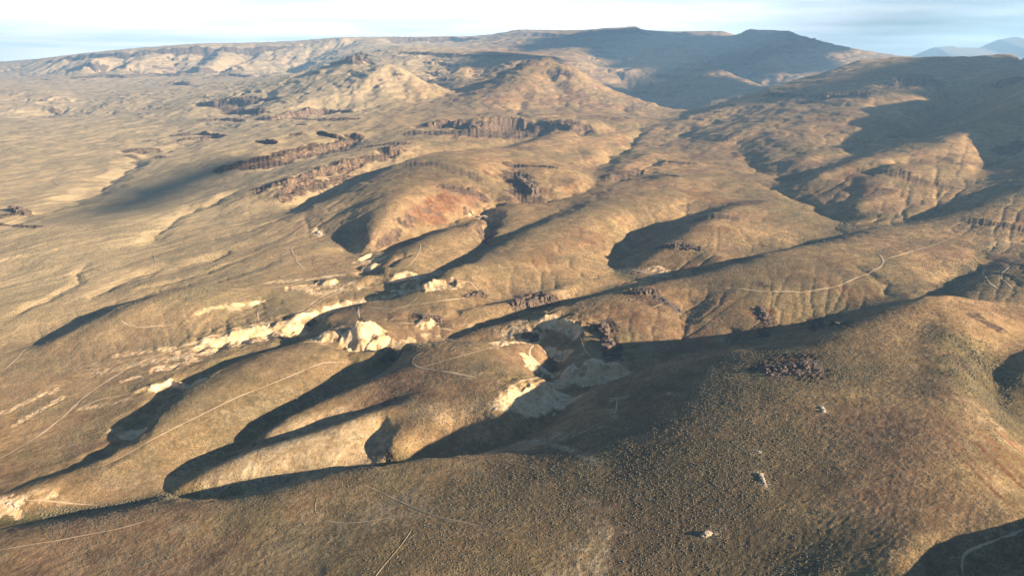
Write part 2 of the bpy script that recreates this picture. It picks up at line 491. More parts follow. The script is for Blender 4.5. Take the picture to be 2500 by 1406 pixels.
def cubic_up(a, m, axis):
    a = np.moveaxis(a, axis, 0); k = a.shape[0]
    x = np.linspace(0, k-1, m); i = np.clip(x.astype(int), 0, k-2); f = (x-i)[:, None]
    p0, p1, p2, p3 = a[np.clip(i-1, 0, k-1)], a[i], a[i+1], a[np.clip(i+2, 0, k-1)]
    r = p1 + 0.5*f*(p2-p0 + f*(2*p0-5*p1+4*p2-p3 + f*(3*(p1-p2)+p3-p0)))
    return np.moveaxis(r, 0, axis)
NS, NT = QN
H = cubic_up(cubic_up(coarse, NT, 0), NS, 1).astype(np.float64)
s_ = np.linspace(S0, S1, NS); t_ = np.linspace(T0, T1, NT)
SS, TT = np.meshgrid(s_, t_)
Y = np.exp(TT); X = SS*Y
# ---- noise
def vnoise(x, y, seed=0):
    xi = np.floor(x).astype(np.int64); yi = np.floor(y).astype(np.int64)
    fx = (x-xi); fy = (y-yi); ux = fx*fx*fx*(fx*(fx*6-15)+10); uy = fy*fy*fy*(fy*(fy*6-15)+10)
    def g(ix, iy, dx, dy):
        h = (ix*374761393 + iy*668265263 + seed*974634777) & 0xffffffff
        h = ((h ^ (h >> 13))*1274126177) & 0xffffffff; h = (h ^ (h >> 16)) & 1023
        a = h*(2*math.pi/1024); return np.cos(a)*dx + np.sin(a)*dy
    n00 = g(xi, yi, fx, fy); n10 = g(xi+1, yi, fx-1, fy); n01 = g(xi, yi+1, fx, fy-1); n11 = g(xi+1, yi+1, fx-1, fy-1)
    return (n00*(1-ux)+n10*ux)*(1-uy) + (n01*(1-ux)+n11*ux)*uy
def fbm(x, y, oct=4, seed=0, ridged=False, gain=.5):
    a = 1; s = 0*x
    for o in range(oct):
        nn = vnoise(x*2**o+o*17.3, y*2**o-o*9.1, seed+o)
        s = s + a*((0.5-np.abs(nn))*1.4-.45 if ridged else nn*1.5); a *= gain
    return s
# ------------------------------------------------------------------ relief detail
dsx = s_[1]-s_[0]; dtx = t_[1]-t_[0]
def hit(u, v, skip=60.0):
    """where the line of sight at bearing (u, v) meets the ground"""
    a, y, z = ray(u, v); s = a/y; k = z/y
    c = (s-S0)/dsx; i = int(np.clip(c, 0, NS-2)); f = c-i
    col = H[:, i]*(1-f)+H[:, i+1]*f
    g = col - np.exp(t_)*k
    j = np.argmax(g > 0)
    if g[j] <= 0 or j == 0: return None
    ff = g[j-1]/(g[j-1]-g[j]); tt = t_[j-1]+ff*dtx; yy = math.exp(tt)
    return (s*yy, yy, yy*k)
def zat(x, y):
    c = np.clip((x/y-S0)/dsx, 0, NS-1.001); r = np.clip((np.log(y)-T0)/dtx, 0, NT-1.001)
    i = c.astype(int); j = r.astype(int); fi = c-i; fj = r-j
    return (H[j, i]*(1-fi)+H[j, i+1]*fi)*(1-fj) + (H[j+1, i]*(1-fi)+H[j+1, i+1]*fi)*fj
def window(x0, x1, y0, y1):
    j0 = int(np.clip((math.log(max(y0, 1))-T0)/dtx, 0, NT-1)); j1 = int(np.clip((math.log(y1)-T0)/dtx+2, 1, NT))
    sv = [x0/y0, x0/y1, x1/y0, x1/y1]
    i0 = int(np.clip((min(sv)-S0)/dsx, 0, NS-1)); i1 = int(np.clip((max(sv)-S0)/dsx+2, 1, NS))
    return slice(j0, j1), slice(i0, i1)
def poly_hits(txt_pts):
    o = []
    for s in txt_pts.split():
        u, v = map(float, s.split(','))
        for dv in (0, 2, 4, 7, 10):
            h = hit(u, v+dv)
            if h is not None: break
        if h is not None: o.append(h)
    # drop outliers that slipped behind a crest
    return o
def seg_field(xw, yw, pts):
    """signed distance (positive towards the viewer side) and position along a polyline, for window points"""
    best = np.full(xw.shape, 1e9); sd = np.zeros(xw.shape); al = np.zeros(xw.shape)
    ln = [0]
    for a, b in zip(pts[:-1], pts[1:]): ln.append(ln[-1]+math.hypot(b[0]-a[0], b[1]-a[1]))
    for k, (a, b) in enumerate(zip(pts[:-1], pts[1:])):
        ex, ey = b[0]-a[0], b[1]-a[1]; l = math.hypot(ex, ey)+1e-6; ex /= l; ey /= l
        px, py = xw-a[0], yw-a[1]; t = np.clip(px*ex+py*ey, 0, l)
        dx_, dy_ = px-t*ex, py-t*ey; d = np.hypot(dx_, dy_)
        m_ = d < best; best = np.where(m_, d, best)
        sg = np.sign(px*ey-py*ex)              # right-hand side of a left-to-right line = towards viewer
        sd = np.where(m_, d*sg, sd); al = np.where(m_, (ln[k]+t)/max(ln[-1], 1e-6), al)
    return sd, al, ln[-1], best
ROCK = np.zeros_like(H, dtype=np.float32); CLAY = np.zeros_like(ROCK); RED = np.zeros_like(ROCK); GREEN = np.zeros_like(ROCK); BUSH = np.zeros_like(ROCK); PALE = np.zeros_like(ROCK)
def add_scarp(h, lp, lt, width, pts, rough, rockmask, claymask=False):
    if len(pts) < 2: return
    xs = [p[0] for p in pts]; ys = [p[1] for p in pts]; ym = sum(ys)/len(ys)
    pad = 3.2*max(lp, lt)+20
    J, I = window(min(xs)-pad, max(xs)+pad, max(min(ys)-pad, 100), max(ys)+pad)
    xw, yw = X[J, I], Y[J, I]
    if xw.size == 0: return
    sd, al, ll, best = seg_field(xw, yw, pts)
    sc = max(rough*1.6, ym*0.008)
    jit = fbm(xw/sc, yw/sc, 3, 11, ridged=True)*rough + fbm(xw/(sc*4), yw/(sc*4), 2, 31)*rough*1.6
    sd = sd + jit
    tap = np.clip(np.minimum(al, 1-al)*5, 0, 1)**.7
    endd = np.where((al <= 0) | (al >= 1), np.exp(-(best/(lp*.6))**2), 1)
    hv = h*tap*endd*np.clip(0.8+0.9*fbm(xw/(sc*3), yw/(sc*3), 3, 77), .15, 1.6)
    st_ = np.clip((sd+width/2)/width, 0, 1); st_ = st_*st_*(3-2*st_)
    up = 0.45*np.exp(-np.maximum(-sd, 0)/lp); dn = -0.55*np.exp(-np.maximum(sd, 0)/lt)
    H[J, I] += hv*(up*(1-st_)+dn*st_)
    band = np.exp(-((sd-width*.1)/(width*.75+.0025*ym))**2)*tap*endd
    (CLAY if claymask else ROCK)[J, I] = np.maximum((CLAY if claymask else ROCK)[J, I], band)
    if rockmask:
        ROCK[J, I] = np.maximum(ROCK[J, I], .55*np.exp(-np.maximum(sd, 0)/(h*1.2))*tap*endd*(sd > 0)*np.clip(.6+1.2*fbm(xw/8, yw/8, 3, 3), 0, 1))
amp = np.clip(Y/900, .3, 3.0)
H += fbm(X/95, Y/95, 4, 5)*1.7*amp
e1x, e1y = .42, .907
lowl = np.clip((-.18-SS)*6, 0, 1)*np.clip((Y-450)/300, 0, 1)*np.clip((2000-Y)/900, .12, 1)*np.clip((4500-Y)/1500, 0, 1)
wx_ = fbm(X/300, Y/300, 2, 201)*60
ac = (X*e1y-Y*e1x+wx_); al_ = X*e1x+Y*e1y
H += lowl*np.clip(Y/1100, .7, 2.2)*(fbm(ac/70, al_/480, 4, 211, ridged=True)*2.6+fbm(ac/24, al_/150, 2, 221)*.5)
# erosion rills: run with the fall of the ground, stronger where it is steep
def slopes():
    Ht, Hs = np.gradient(H, dtx, dsx)
    gx = Hs/Y                          # dz/dx at constant y
    gy = (Ht - Hs*SS)/Y
    return gx, gy
gx, gy = slopes(); SL = np.hypot(gx, gy)
far = np.clip((Y-2600)/2200, 0, 1); mid = np.clip((Y-500)/900, 0, 1)*(1-far)
H += fbm(X/330+.3*fbm(X/500, Y/500, 2, 91), Y/700, 4, 41, ridged=True)*far*np.clip((SL-.14)*3.2, 0, 1)*46
H += fbm(X/80, Y/110, 4, 47, ridged=True)*mid*np.clip((SL-.16)*3, 0, 1)*8
H += fbm(X/26, Y/26, 4, 49, ridged=True)*np.clip((SL-.30)*3, 0, 1)*1.8
for ln in GULLIES.strip().splitlines():
    hd, tl = ln.split(':'); gd_, gw_ = map(float, hd.split()); p = poly_hits(tl)
    if len(p) < 2: continue
    xs = [q[0] for q in p]; ys = [q[1] for q in p]; pad = gw_*3
    J, I = window(min(xs)-pad, max(xs)+pad, max(min(ys)-pad, 100), max(ys)+pad); xw, yw = X[J, I], Y[J, I]
    if xw.size == 0: continue
    wob = gw_*.7; sd, al, ll, best = seg_field(xw+fbm(xw/(gw_*3), yw/(gw_*3), 3, 301)*wob, yw+fbm(xw/(gw_*3), yw/(gw_*3), 3, 303)*wob, p)
    tp = np.clip(np.minimum(al*6, 1), 0, 1)*np.clip((1-al)*6, 0, 1)
    H[J, I] -= gd_*np.clip(1-best/(gw_*1.6), 0, 1)**1.3*tp
# flat-lying strata: benches and small risers on the far slopes
per = np.where(Y > 3600, 46.0, 24.0); kz = (H+fbm(X/400, Y/400, 3, 401)*14)/per; fl = np.floor(kz); fr = kz-fl
rs = np.clip((fr-.62)/.22, 0, 1); rs = rs*rs*(3-2*rs)
tw = np.where(Y < 4200, .5, .8)*np.clip((Y-2000)/900, 0, 1)*np.clip((SL-.14)*5, 0, 1)*np.clip(.55+1.6*fbm(X/500, Y/500, 3, 405), 0, 1)*np.clip((6600-Y)/100+10, 0, 1)
H += tw*per*.55*(rs-fr)
ROCK[:] = np.maximum(ROCK, (tw*.55*np.clip(1-np.abs(fr-.73)/.13, 0, 1)).astype(np.float32))
# drainage: route water down the surface and cut the channels it would cut
def drainage(step, k, passes=1):
    h = H[::step, ::step]; yv = Y[::step, 0]; ny, nx = h.shape
    hh = h + (vnoise(X[::step, ::step]/(Y[::step, ::step]*.012), Y[::step, ::step]/(Y[::step, ::step]*.012+.0)*np.log(Y[::step, ::step])*.2, 9)*.0028*Y[::step, ::step])
    du = (s_[step]-s_[0]); dv = (t_[step]-t_[0])
    best = np.zeros((ny, nx)); to = np.full((ny, nx), -1, np.int64); idx = np.arange(ny*nx).reshape(ny, nx)
    for a in (-1, 0, 1):
        for b in (-1, 0, 1):
            if a == 0 and b == 0: continue
            src = (slice(max(0, -a), ny-max(0, a)), slice(max(0, -b), nx-max(0, b))); dst = (slice(max(0, a), ny-max(0, -a)), slice(max(0, b), nx-max(0, -b)))
            dd = np.hypot(b*du, a*dv)*yv[src[0]][:, None]
            g = (hh[src]-hh[dst])/dd; m_ = g > best[src]
            bs = best[src]; bs[m_] = g[m_]; ts = to[src]; ts[m_] = idx[dst][m_]
    order = np.argsort(-hh.ravel()).tolist(); acc = [1.0]*(ny*nx); tl_ = to.ravel().tolist()
    for i in order:
        j = tl_[i]
        if j >= 0: acc[j] += acc[i]
    acc = np.array(acc).reshape(ny, nx)
    c = np.clip(np.log2(acc/30.0), 0, 5.0)
    for _ in range(1):
        p_ = np.pad(c, 1, mode='edge'); c = np.maximum(c*.85, (p_[1:-1, 1:-1]*4+p_[:-2, 1:-1]*2+p_[2:, 1:-1]*2+p_[1:-1, :-2]*2+p_[1:-1, 2:]*2+p_[:-2, :-2]+p_[2:, 2:]+p_[:-2, 2:]+p_[2:, :-2])/16)
    return c
DR = drainage(2, 1)
DRf = cubic_up(cubic_up(DR, NT, 0), NS, 1)
dk = np.clip((Y-380)/350, .12, 1)*np.where(Y > 2500, np.clip(.45+(Y-4300)/3000, .45, .9), np.clip(1.35-Y/2200, .5, 1))
H -= np.clip(DRf, 0, 6)*.00055*Y*dk*np.clip(SL*6, .3, 1)
GREEN[:] = np.maximum(GREEN, (np.clip((DRf-2.2)/2.5, 0, .55)*np.clip((Y-350)/200, 0, 1)).astype(np.float32))
for ln in CLIFFS.strip().splitlines():
    hd, tl = ln.split(':'); h, lp, lt = map(float, hd.split()); p = poly_hits(tl)
    ym = sum(q[1] for q in p)/len(p)
    add_scarp(h, lp, lt, max(h*.35, ym*.004), p, max(h*.38, 2), True)
for ln in MOUNDS.strip().splitlines():
    hd, tl = ln.split(':'); mh, mr, mw = map(float, hd.split()); p = poly_hits(tl)
    if not p: continue
    a = p[0]; J, I = window(a[0]-mr*3, a[0]+mr*3, a[1]-mr*3, a[1]+mr*3); xw, yw = X[J, I], Y[J, I]
    d = np.hypot((xw-a[0])*.8, yw-a[1])+fbm(xw/11, yw/11, 3, 601)*3.2
    q = np.clip((mr-d)/mw, 0, 1); q = q*q*(3-2*q)*.5+q*.5
    H[J, I] += mh*q
    CLAY[J, I] = np.maximum(CLAY[J, I], .85*np.clip((mr+1-d)/2, 0, 1)*np.clip((d-(mr-mw)*.8)/2, 0, 1)*np.clip(.95+.6*fbm(xw/7, yw/7, 3, 603), 0, 1))
for ln in PADS.strip().splitlines():
    hd, tl = ln.split(':'); dp, hw, wl = map(float, hd.split()); p = poly_hits(tl)
    if len(p) < 2: continue
    a, b = p[0], p[-1]; pad = hw+20; ex, ey = b[0]-a[0], b[1]-a[1]; l_ = math.hypot(ex, ey); ex /= l_; ey /= l_
    J, I = window(min(a[0], b[0])-pad, max(a[0], b[0])+pad, min(a[1], b[1])-pad, max(a[1], b[1])+pad); xw, yw = X[J, I], Y[J, I]
    tt = (xw-a[0])*ex+(yw-a[1])*ey; dd = np.abs((xw-a[0])*ey-(yw-a[1])*ex)+fbm(xw/14, yw/14, 2, 501)*2.5
    q = np.maximum(dd-hw, np.maximum(-tt, tt-l_)); m_ = np.clip(-q/wl+.5, 0, 1)
    zf = (a[2]+b[2])/2-dp+.02*(tt-l_/2)
    H[J, I] = H[J, I]*(1-m_)+zf*m_; CLAY[J, I] = np.maximum(CLAY[J, I], .9*np.clip(-q/3+1.6, 0, 1)*np.clip(.8+fbm(xw/8, yw/8, 3, 503), 0, 1))
for ln in CUTS.strip().splitlines():
    hd, tl = ln.split(':'); h, lp, lt, wd = map(float, hd.split()); p = poly_hits(tl)
    add_scarp(h, lp, lt, wd, p, .9, False, True)
# ------------------------------------------------------------------ ground cover: u0,v0,u1,v1,half-width in metres,strength
COVER = dict(
bare="""1480,1295,1455,1380,7,.95 1440,1390,1380,1406,9,.8 1440,1230,1450,1290,8,.5 700,1330,1000,1240,12,.5 900,1260,960,1250,8,.6 560,1400,760,1340,16,.35 2360,980,2480,1090,6,.7 1240,1110,1360,1060,5,.6 480,1220,700,1190,5,.5""",
clay="""455,868,740,812,9,1 875,640,930,632,9,1 650,690,870,668,8,.6 760,700,860,690,9,.5 960,685,1010,678,8,1 1050,692,1115,694,8,.8
980,712,1060,700,7,.8 1000,690,1090,660,10,.5 1370,930,1500,905,12,.9 1240,985,1375,980,14,.9 1210,838,1340,855,6,1 1280,868,1300,900,5,.9 1310,890,1360,915,5,.7 1300,940,1330,960,6,.8
1250,800,1300,830,14,.6 290,1060,350,1056,4,.7 230,1055,290,1050,4,.45 780,820,830,800,8,.9 750,835,810,828,4,.8 780,715,900,700,8,.6 820,745,900,735,6,.8
200,900,420,880,14,.42 240,910,460,868,8,.6 100,960,240,900,12,.35 0,1010,140,950,4,.75 30,1040,150,970,3.5,.75 280,870,420,850,5,.7 380,900,480,880,6,.7 300,930,340,920,4,.8
430,860,480,880,5,.9 190,1000,310,975,5,.5 560,755,640,740,6,.6 480,765,560,745,4,.6 740,700,760,715,6,.9 770,775,830,760,6,.4 1100,850,1200,845,8,.35
770,560,785,575,7,1 0,1230,40,1240,8,.7 80,1210,110,1200,8,.5 1500,660,1620,672,10,.5 1590,655,1625,660,8,.8 960,640,1010,620,6,.3 1170,525,1205,540,6,.4
1345,950,1375,975,7,.8 1150,800,1240,820,10,.4 950,780,1000,775,5,.4 1040,820,1100,830,8,.5 970,840,1010,835,8,.5 0,635,50,625,14,.6 880,735,960,722,5,.6""",
pale="""560,1150,880,1060,16,.75 640,1180,900,1110,16,.6 760,1070,900,1035,9,.6 1060,1010,1180,990,9,.35 640,1065,840,1010,8,.4 1460,1130,1300,1075,3,.8 1200,1100,1390,1060,5,.6 1340,1078,1480,1040,3,.7
1400,1340,1425,1325,5,.7 1472,1310,1455,1370,6,.6 1720,1310,1735,1300,4,1 1740,1300,1765,1285,2,.8 1858,1155,1868,1185,3,.9 1848,1103,1862,1108,4,.5 2005,990,2012,1005,3,.6
1000,1215,900,1250,8,.4 760,1270,700,1330,10,.3 430,1290,470,1285,4,.5 1000,1010,1080,985,4,.5 150,455,170,460,12,.8 100,640,200,600,12,.3 240,680,330,630,14,.3 480,640,560,590,10,.35
1290,700,1380,720,9,.3 1700,740,1730,750,2,.7 1600,830,1620,800,14,.35 1640,820,1600,760,18,.3 560,1020,700,960,9,.25 300,1180,500,1140,14,.2 1440,900,1460,870,6,.3 880,1010,1000,980,7,.3
1500,975,1520,970,4,.9 1490,1000,1505,1020,2,.6 1630,960,1670,965,2,.7 1150,920,1170,912,4,.5 640,1100,700,1090,5,.8 890,1070,960,1055,5,.4 2420,600,2460,590,10,.4 600,660,700,640,10,.3""",
rock="""1870,890,1990,915,9,.85 1900,870,1985,870,5,.7 1250,430,1300,480,26,.8 1250,470,1290,490,16,.9 1240,400,1350,408,12,.7 1080,455,1180,480,14,.5 1000,400,1150,430,26,.35 1690,540,1780,530,18,.6
1480,790,1500,870,8,.95 1465,800,1500,800,6,.9 1490,850,1480,880,5,.8 1330,790,1440,760,14,.3 1260,745,1350,735,8,.7 1020,770,1080,790,10,.4 1150,715,1180,720,5,.8 1570,705,1600,712,6,.9 1540,720,1600,740,10,.4
1600,606,1710,606,5,.8 1480,430,1560,420,20,.5 1600,400,1680,398,18,.4 640,392,860,352,34,.8 560,412,700,398,34,.85 640,462,760,440,22,.75 780,375,960,352,34,.7 690,480,860,430,14,.5 820,400,960,380,20,.6 530,260,640,275,40,.5 640,290,860,290,40,.5
1010,325,1160,325,30,.7 1160,325,1300,330,34,.85 1300,315,1430,312,24,.7 850,145,900,150,40,.8 1850,755,1880,790,7,.8 1860,800,1865,820,5,.7 1990,780,2060,795,8,.6 1850,690,1870,700,5,.5
2390,540,2480,555,14,.5 2440,370,2500,350,20,.5 2340,400,2500,380,16,.3 2110,420,2300,460,20,.3 1900,235,2110,232,26,.6 2170,215,2290,205,30,.5 2330,870,2350,890,6,.4 2380,770,2430,800,7,.4 1480,440,1530,440,18,.4
1700,250,1760,240,24,.3 1540,270,1640,262,30,.3 350,345,548,345,12,.3 310,380,400,385,16,.4 690,485,780,450,10,.6 0,530,60,515,14,.6 0,548,90,555,10,.6 1240,1000,1250,1010,2,0 1350,870,1350,900,5,.4""",
red="""1500,760,1660,820,22,.45 1400,780,1460,800,10,.4 1300,640,1420,560,16,.3 1560,600,1640,560,16,.4 1850,660,2000,680,20,.3 1700,470,1860,500,30,.35 950,600,1040,575,12,.4 2050,300,2150,300,30,.3 1950,300,2050,280,40,.3 1350,240,1500,260,60,.3 930,200,1020,215,40,.5 2045,700,2075,745,1.6,.8 2062,700,2095,750,1.6,.8 2085,695,2120,735,1.6,.7 2110,690,2160,740,1.4,.6 2380,1080,2470,1160,1.2,.8 2400,1100,2500,1190,1.2,.8 2330,1080,2420,1170,.9,.6 2360,1130,2480,1240,1.0,.7 2430,1050,2500,1110,1.2,.8 2300,1060,2340,1110,.8,.6 2060,400,2120,470,14,.35 1950,640,1990,690,6,.3 1500,330,1560,360,20,.25 1690,560,1760,560,14,.5 1300,520,1340,500,8,.3 1400,600,1480,580,12,.3 1100,480,1040,530,18,.75 1080,500,1180,480,14,.4 1000,540,1050,520,12,.5 1840,765,1880,760,5,1 1855,800,1862,815,4,.9 1260,490,1330,470,14,.5 1380,470,1400,450,10,.4 640,145,760,150,90,.5 750,140,820,120,80,.6 480,145,560,150,90,.35
650,170,700,180,80,.4 900,200,960,190,50,.5 940,215,1000,240,40,.4 1200,250,1290,235,40,.3 1390,215,1440,250,30,.35 1290,225,1500,290,60,.2 1640,700,1800,780,40,.2 1640,820,1560,760,30,.35 1860,600,1890,606,5,.8 1660,610,1690,650,10,.3
0,190,150,210,120,.25 560,190,620,190,60,.6 100,240,130,235,60,.6 60,260,110,260,60,.4 300,230,400,240,100,.25 900,95,1180,100,90,.3 1580,600,1640,640,14,.2 1820,400,1760,360,20,.2 2000,370,2100,370,24,.2 1900,880,1980,890,6,.8
2420,1080,2500,1170,3,.5 2400,1060,2500,1130,3,.5 2450,1060,2500,1100,3,.5 2070,700,2090,740,4,.5 2110,690,2150,730,4,.4 640,400,700,390,14,.6 550,420,620,400,16,.4 840,470,860,440,8,.5 440,390,560,350,20,.25 1150,400,1200,430,12,.4 2230,340,2260,355,10,.0""",
green="""0,1280,400,1215,8,.9 400,1210,640,1190,5,.6 640,1190,1040,1115,5,.35 1380,985,1260,1070,5,.35 400,530,430,520,10,1 360,570,420,530,8,.5 560,310,640,300,20,.3 1540,680,1500,660,9,.8 1500,650,1540,620,7,.5 1560,710,1490,700,8,.4
1640,872,1720,850,8,.5 1960,590,2040,590,7,.6 2050,580,2060,545,7,.7 2060,540,2200,530,8,.6 2300,712,2420,600,7,.5 2330,830,2500,1060,12,.55 2330,900,2500,1130,12,.5 2380,850,2500,950,14,.4 1850,410,2040,375,9,.5 2040,375,2300,315,9,.3
0,790,200,770,9,.35 200,765,340,740,8,.3 520,890,560,880,7,.6 340,940,420,935,5,.3 1000,850,1040,840,6,.6 980,745,860,770,4,.5 310,1050,330,1030,6,.5 1560,300,1545,350,14,.4 1470,420,1540,355,12,.4 1830,330,1830,410,14,.3
500,150,620,150,100,.3 800,290,1000,270,60,.0 600,140,760,130,60,.4 1260,400,1440,420,24,.25 1750,460,1800,440,14,.3 1340,930,1340,900,5,.4 640,800,500,720,14,.3 400,740,500,710,14,.35 0,800,100,780,10,.3 1640,430,1740,430,10,.3""",
bush="""1300,1180,1200,1300,50,.8 1750,1250,1600,1000,60,.9 1700,1400,1500,1250,30,.9 1250,1240,900,1390,8,.9 1900,1350,1750,1380,30,.7 1600,950,2000,900,40,.6 0,1330,900,1220,20,.35 900,1180,600,1260,20,.3 600,1040,760,960,24,.35
300,1150,640,1060,16,.4 1050,1000,1250,960,20,.6 1100,920,1200,900,16,.5 1200,760,1420,740,20,.3 1690,770,1800,800,24,.6 1750,700,1950,690,20,.35 420,720,520,700,18,.6 200,810,120,850,12,.6 2350,900,2500,1060,16,.9 2400,880,2450,940,8,.9
0,1270,420,1210,6,1 1700,560,1560,560,30,.5 900,560,760,570,40,.5 930,680,1000,650,14,.6 40,900,200,860,16,.4 1350,620,1500,560,30,.3 2000,470,1900,420,30,.5 2300,1390,2500,1330,16,.6 500,500,700,480,40,.2 2430,700,2500,640,14,.6""")
TRACKS = """
3.2: 545,705 639,705 707,698 782,675 865,652 911,634
2.4: 643,743 628,760 631,788 669,792 714,785 752,758 790,728 820,717 880,690
2.4: 880,781 828,811 775,841
5.0: 1303,841 1288,862 1303,883 1328,895
2.0: 1130,690 1145,684 1171,713
1.8: 1084,743 1092,758 1112,766
1.6: 1507,973 1503,1015 1462,1034 1379,1075
2.0: 345,905 300,905 260,900 300,880 380,868
2.0: 185,1000 240,975 320,960 400,935
1.8: 1240,945 1310,925 1330,900
1.6: 1480,972 1540,970
1.8: 2158,636 2200,622 2330,578
4.0: 0,1118 60,1085 110,1052 160,1012 200,972 250,937 300,907 370,872 440,847 520,820 590,800 640,791 690,782 740,757 780,727 820,706 860,691
2.2: 420,862 480,846 560,822 640,806 740,790
3.0: 876,748 874,762 878,777
2.2: 878,777 890,781 940,787 1010,790 1080,802 1130,811
2.6: 876,750 950,755 1000,746 1060,738 1140,726
2.0: 1170,722 1220,728 1250,748
2.0: 778,578 776,587 820,601 860,615 885,628
2.4: 716,596 711,610 725,640 745,661 768,672
1.8: 718,598 760,605 800,602
2.6: 1036,858 1012,870 1005,884 1014,896 1040,901 1130,915 1200,932 1255,942
1.8: 1020,898 1090,880 1150,863 1200,848
2.2: 1680,693 1760,702 1860,712 1960,713 2040,701 2110,672 2150,652 2158,636 2146,621 2137,611
1.4: 870,1178 920,1195 980,1225 1040,1254 1110,1270 1250,1300
1.5: 1006,1290 985,1325 950,1365 915,1406 895,1440
1.6: 775,1215 765,1238 768,1258 782,1270 860,1277 950,1264
1.5: -40,1350 100,1325 200,1306 300,1288 365,1268
2.6: 384,614 375,622 378,634 392,642 420,650 470,650
3.0: 348,582 344,588 352,594 372,600
1.8: 246,1139 358,1080 461,1027 563,976 640,946 722,912 784,885 876,871
2.0: 292,780 312,796 350,800 430,793
2.2: 2404,654 2400,670 2418,694 2440,708
2.2: 2466,650 2446,666 2446,682 2480,712
2.2: 2352,1406 2345,1385 2348,1352 2356,1344 2420,1325 2500,1290
2.0: 1515,656 1560,666 1600,672
2.0: 1515,669 1570,681 1585,682
2.2: 1338,782 1400,800 1432,820 1450,832
2.0: 1414,818 1424,846 1440,868 1458,884
7.0: 134,429 146,434 131,443 140,450 150,457 172,457
3.0: 60,468 100,460 136,453
2.2: 0,826 40,809 46,795 110,787 130,797
1.8: 0,912 40,876 80,842 120,812
2.0: 50,757 130,724 184,696 240,668
1.8: 60,1222 120,1222 180,1228 240,1232
3.0: 150,745 260,700 400,668 470,652
2.0: 1020,724 1000,744 950,764
1.6: 1620,740 1590,752
1.8: 1000,590 1027,600 1025,615 1008,640 990,655
"""
def capsule(arr, spec):
    for e in spec.split():
        u0, v0, u1, v1, wd, sg = map(float, e.split(','))
        a, b = hit(u0, v0), hit(u1, v1)
        if a is None or b is None: continue
        if max(a[1], b[1]) > 1.6*min(a[1], b[1]): b = a
        pad = wd*2.6+5
        J, I = window(min(a[0], b[0])-pad, max(a[0], b[0])+pad, max(min(a[1], b[1])-pad, 100), max(a[1], b[1])+pad)
        xw, yw = X[J, I], Y[J, I]
        if xw.size == 0: continue
        ex, ey = b[0]-a[0], b[1]-a[1]; l2 = ex*ex+ey*ey+1e-6
        t = np.clip(((xw-a[0])*ex+(yw-a[1])*ey)/l2, 0, 1); d = np.hypot(xw-a[0]-t*ex, yw-a[1]-t*ey)
        q = d/wd + fbm(xw/(wd*1.1), yw/(wd*1.1), 4, 61, gain=.6)*.6
        arr[J, I] = np.maximum(arr[J, I], sg*np.clip((1.35-q)/.7, 0, 1))
BARE = np.zeros_like(ROCK)
for nm, ar in (('bare', BARE), ('clay', CLAY), ('pale', PALE), ('rock', ROCK), ('red', RED), ('green', GREEN), ('bush', BUSH)):
    capsule(ar, COVER[nm])
# rough ground where bare rock shows
rk = np.clip(ROCK*1.3, 0, 1)
sc_ = np.maximum(5, Y*.006)
H += rk*fbm(X/sc_, Y/sc_, 3, 71, ridged=True)*np.clip(Y*.0028, 1.2, 9)
cl_ = np.clip(CLAY, 0, 1); H += cl_*fbm(X/9, Y/9, 3, 73, ridged=True)*1.5
gx, gy = slopes(); SL = np.hypot(gx, gy)
ROCK = np.maximum(ROCK, np.clip((SL-.85)*1.6, 0, .9).astype(np.float32)*(1-cl_))
# tracks: level a shallow bench, paint nothing; ribbons are laid on top
# ------------------------------------------------------------------ ground material
def new_mat(name):
    m = bpy.data.materials.new(name); m.use_nodes = True; return m, m.node_tree, m.node_tree.nodes['Principled BSDF']
class G:
    def __init__(s, nt): s.nt = nt
    def n(s, t, **k):
        o = s.nt.nodes.new(t)
        for a, b in k.items(): setattr(o, a, b)
        return o
    def l(s, a, b): s.nt.links.new(a, b)
    def noise(s, vec, scale, detail=4, rough=.55, off=0):
        o = s.n('ShaderNodeTexNoise'); o.inputs['Scale'].default_value = scale; o.inputs['Detail'].default_value = detail; o.inputs['Roughness'].default_value = rough
        if off:
            mp = s.n('ShaderNodeMapping'); mp.inputs['Location'].default_value = (off, off*.7, 0); s.l(vec, mp.inputs[0]); vec = mp.outputs[0]
        s.l(vec, o.inputs['Vector']); return o.outputs['Fac']
    def rng(s, v, a, b, c=0, d=1):
        o = s.n('ShaderNodeMapRange'); o.inputs[1].default_value = a; o.inputs[2].default_value = b; o.inputs[3].default_value = c; o.inputs[4].default_value = d
        s.l(v, o.inputs[0]); return o.outputs[0]
    def math(s, op, a, b=None, clamp=False):
        o = s.n('ShaderNodeMath', operation=op); o.use_clamp = clamp
        for i, x in enumerate((a, b)):
            if x is None: continue
            if isinstance(x, (int, float)): o.inputs[i].default_value = x
            else: s.l(x, o.inputs[i])
        return o.outputs[0]
    def mix(s, f, a, b, mode='MIX'):
        o = s.n('ShaderNodeMixRGB', blend_type=mode)
        for i, x in enumerate((f, a, b)):
            if isinstance(x, (int, float)): o.inputs[i].default_value = x
            elif isinstance(x, tuple): o.inputs[i].default_value = (*x, 1)
            else: s.l(x, o.inputs[i])
        return o.outputs[0]
gm, gnt, gb = new_mat('ground'); g_ = G(gnt)
pos = g_.n('ShaderNodeNewGeometry').outputs['Position']
ca = g_.n('ShaderNodeVertexColor', layer_name='cover_a'); cb_ = g_.n('ShaderNodeVertexColor', layer_name='cover_b')
sa = g_.n('ShaderNodeSeparateColor'); g_.l(ca.outputs[0], sa.inputs[0]); sb = g_.n('ShaderNodeSeparateColor'); g_.l(cb_.outputs[0], sb.inputs[0])
clay, rock, red = sa.outputs; green, bush, pale = sb.outputs
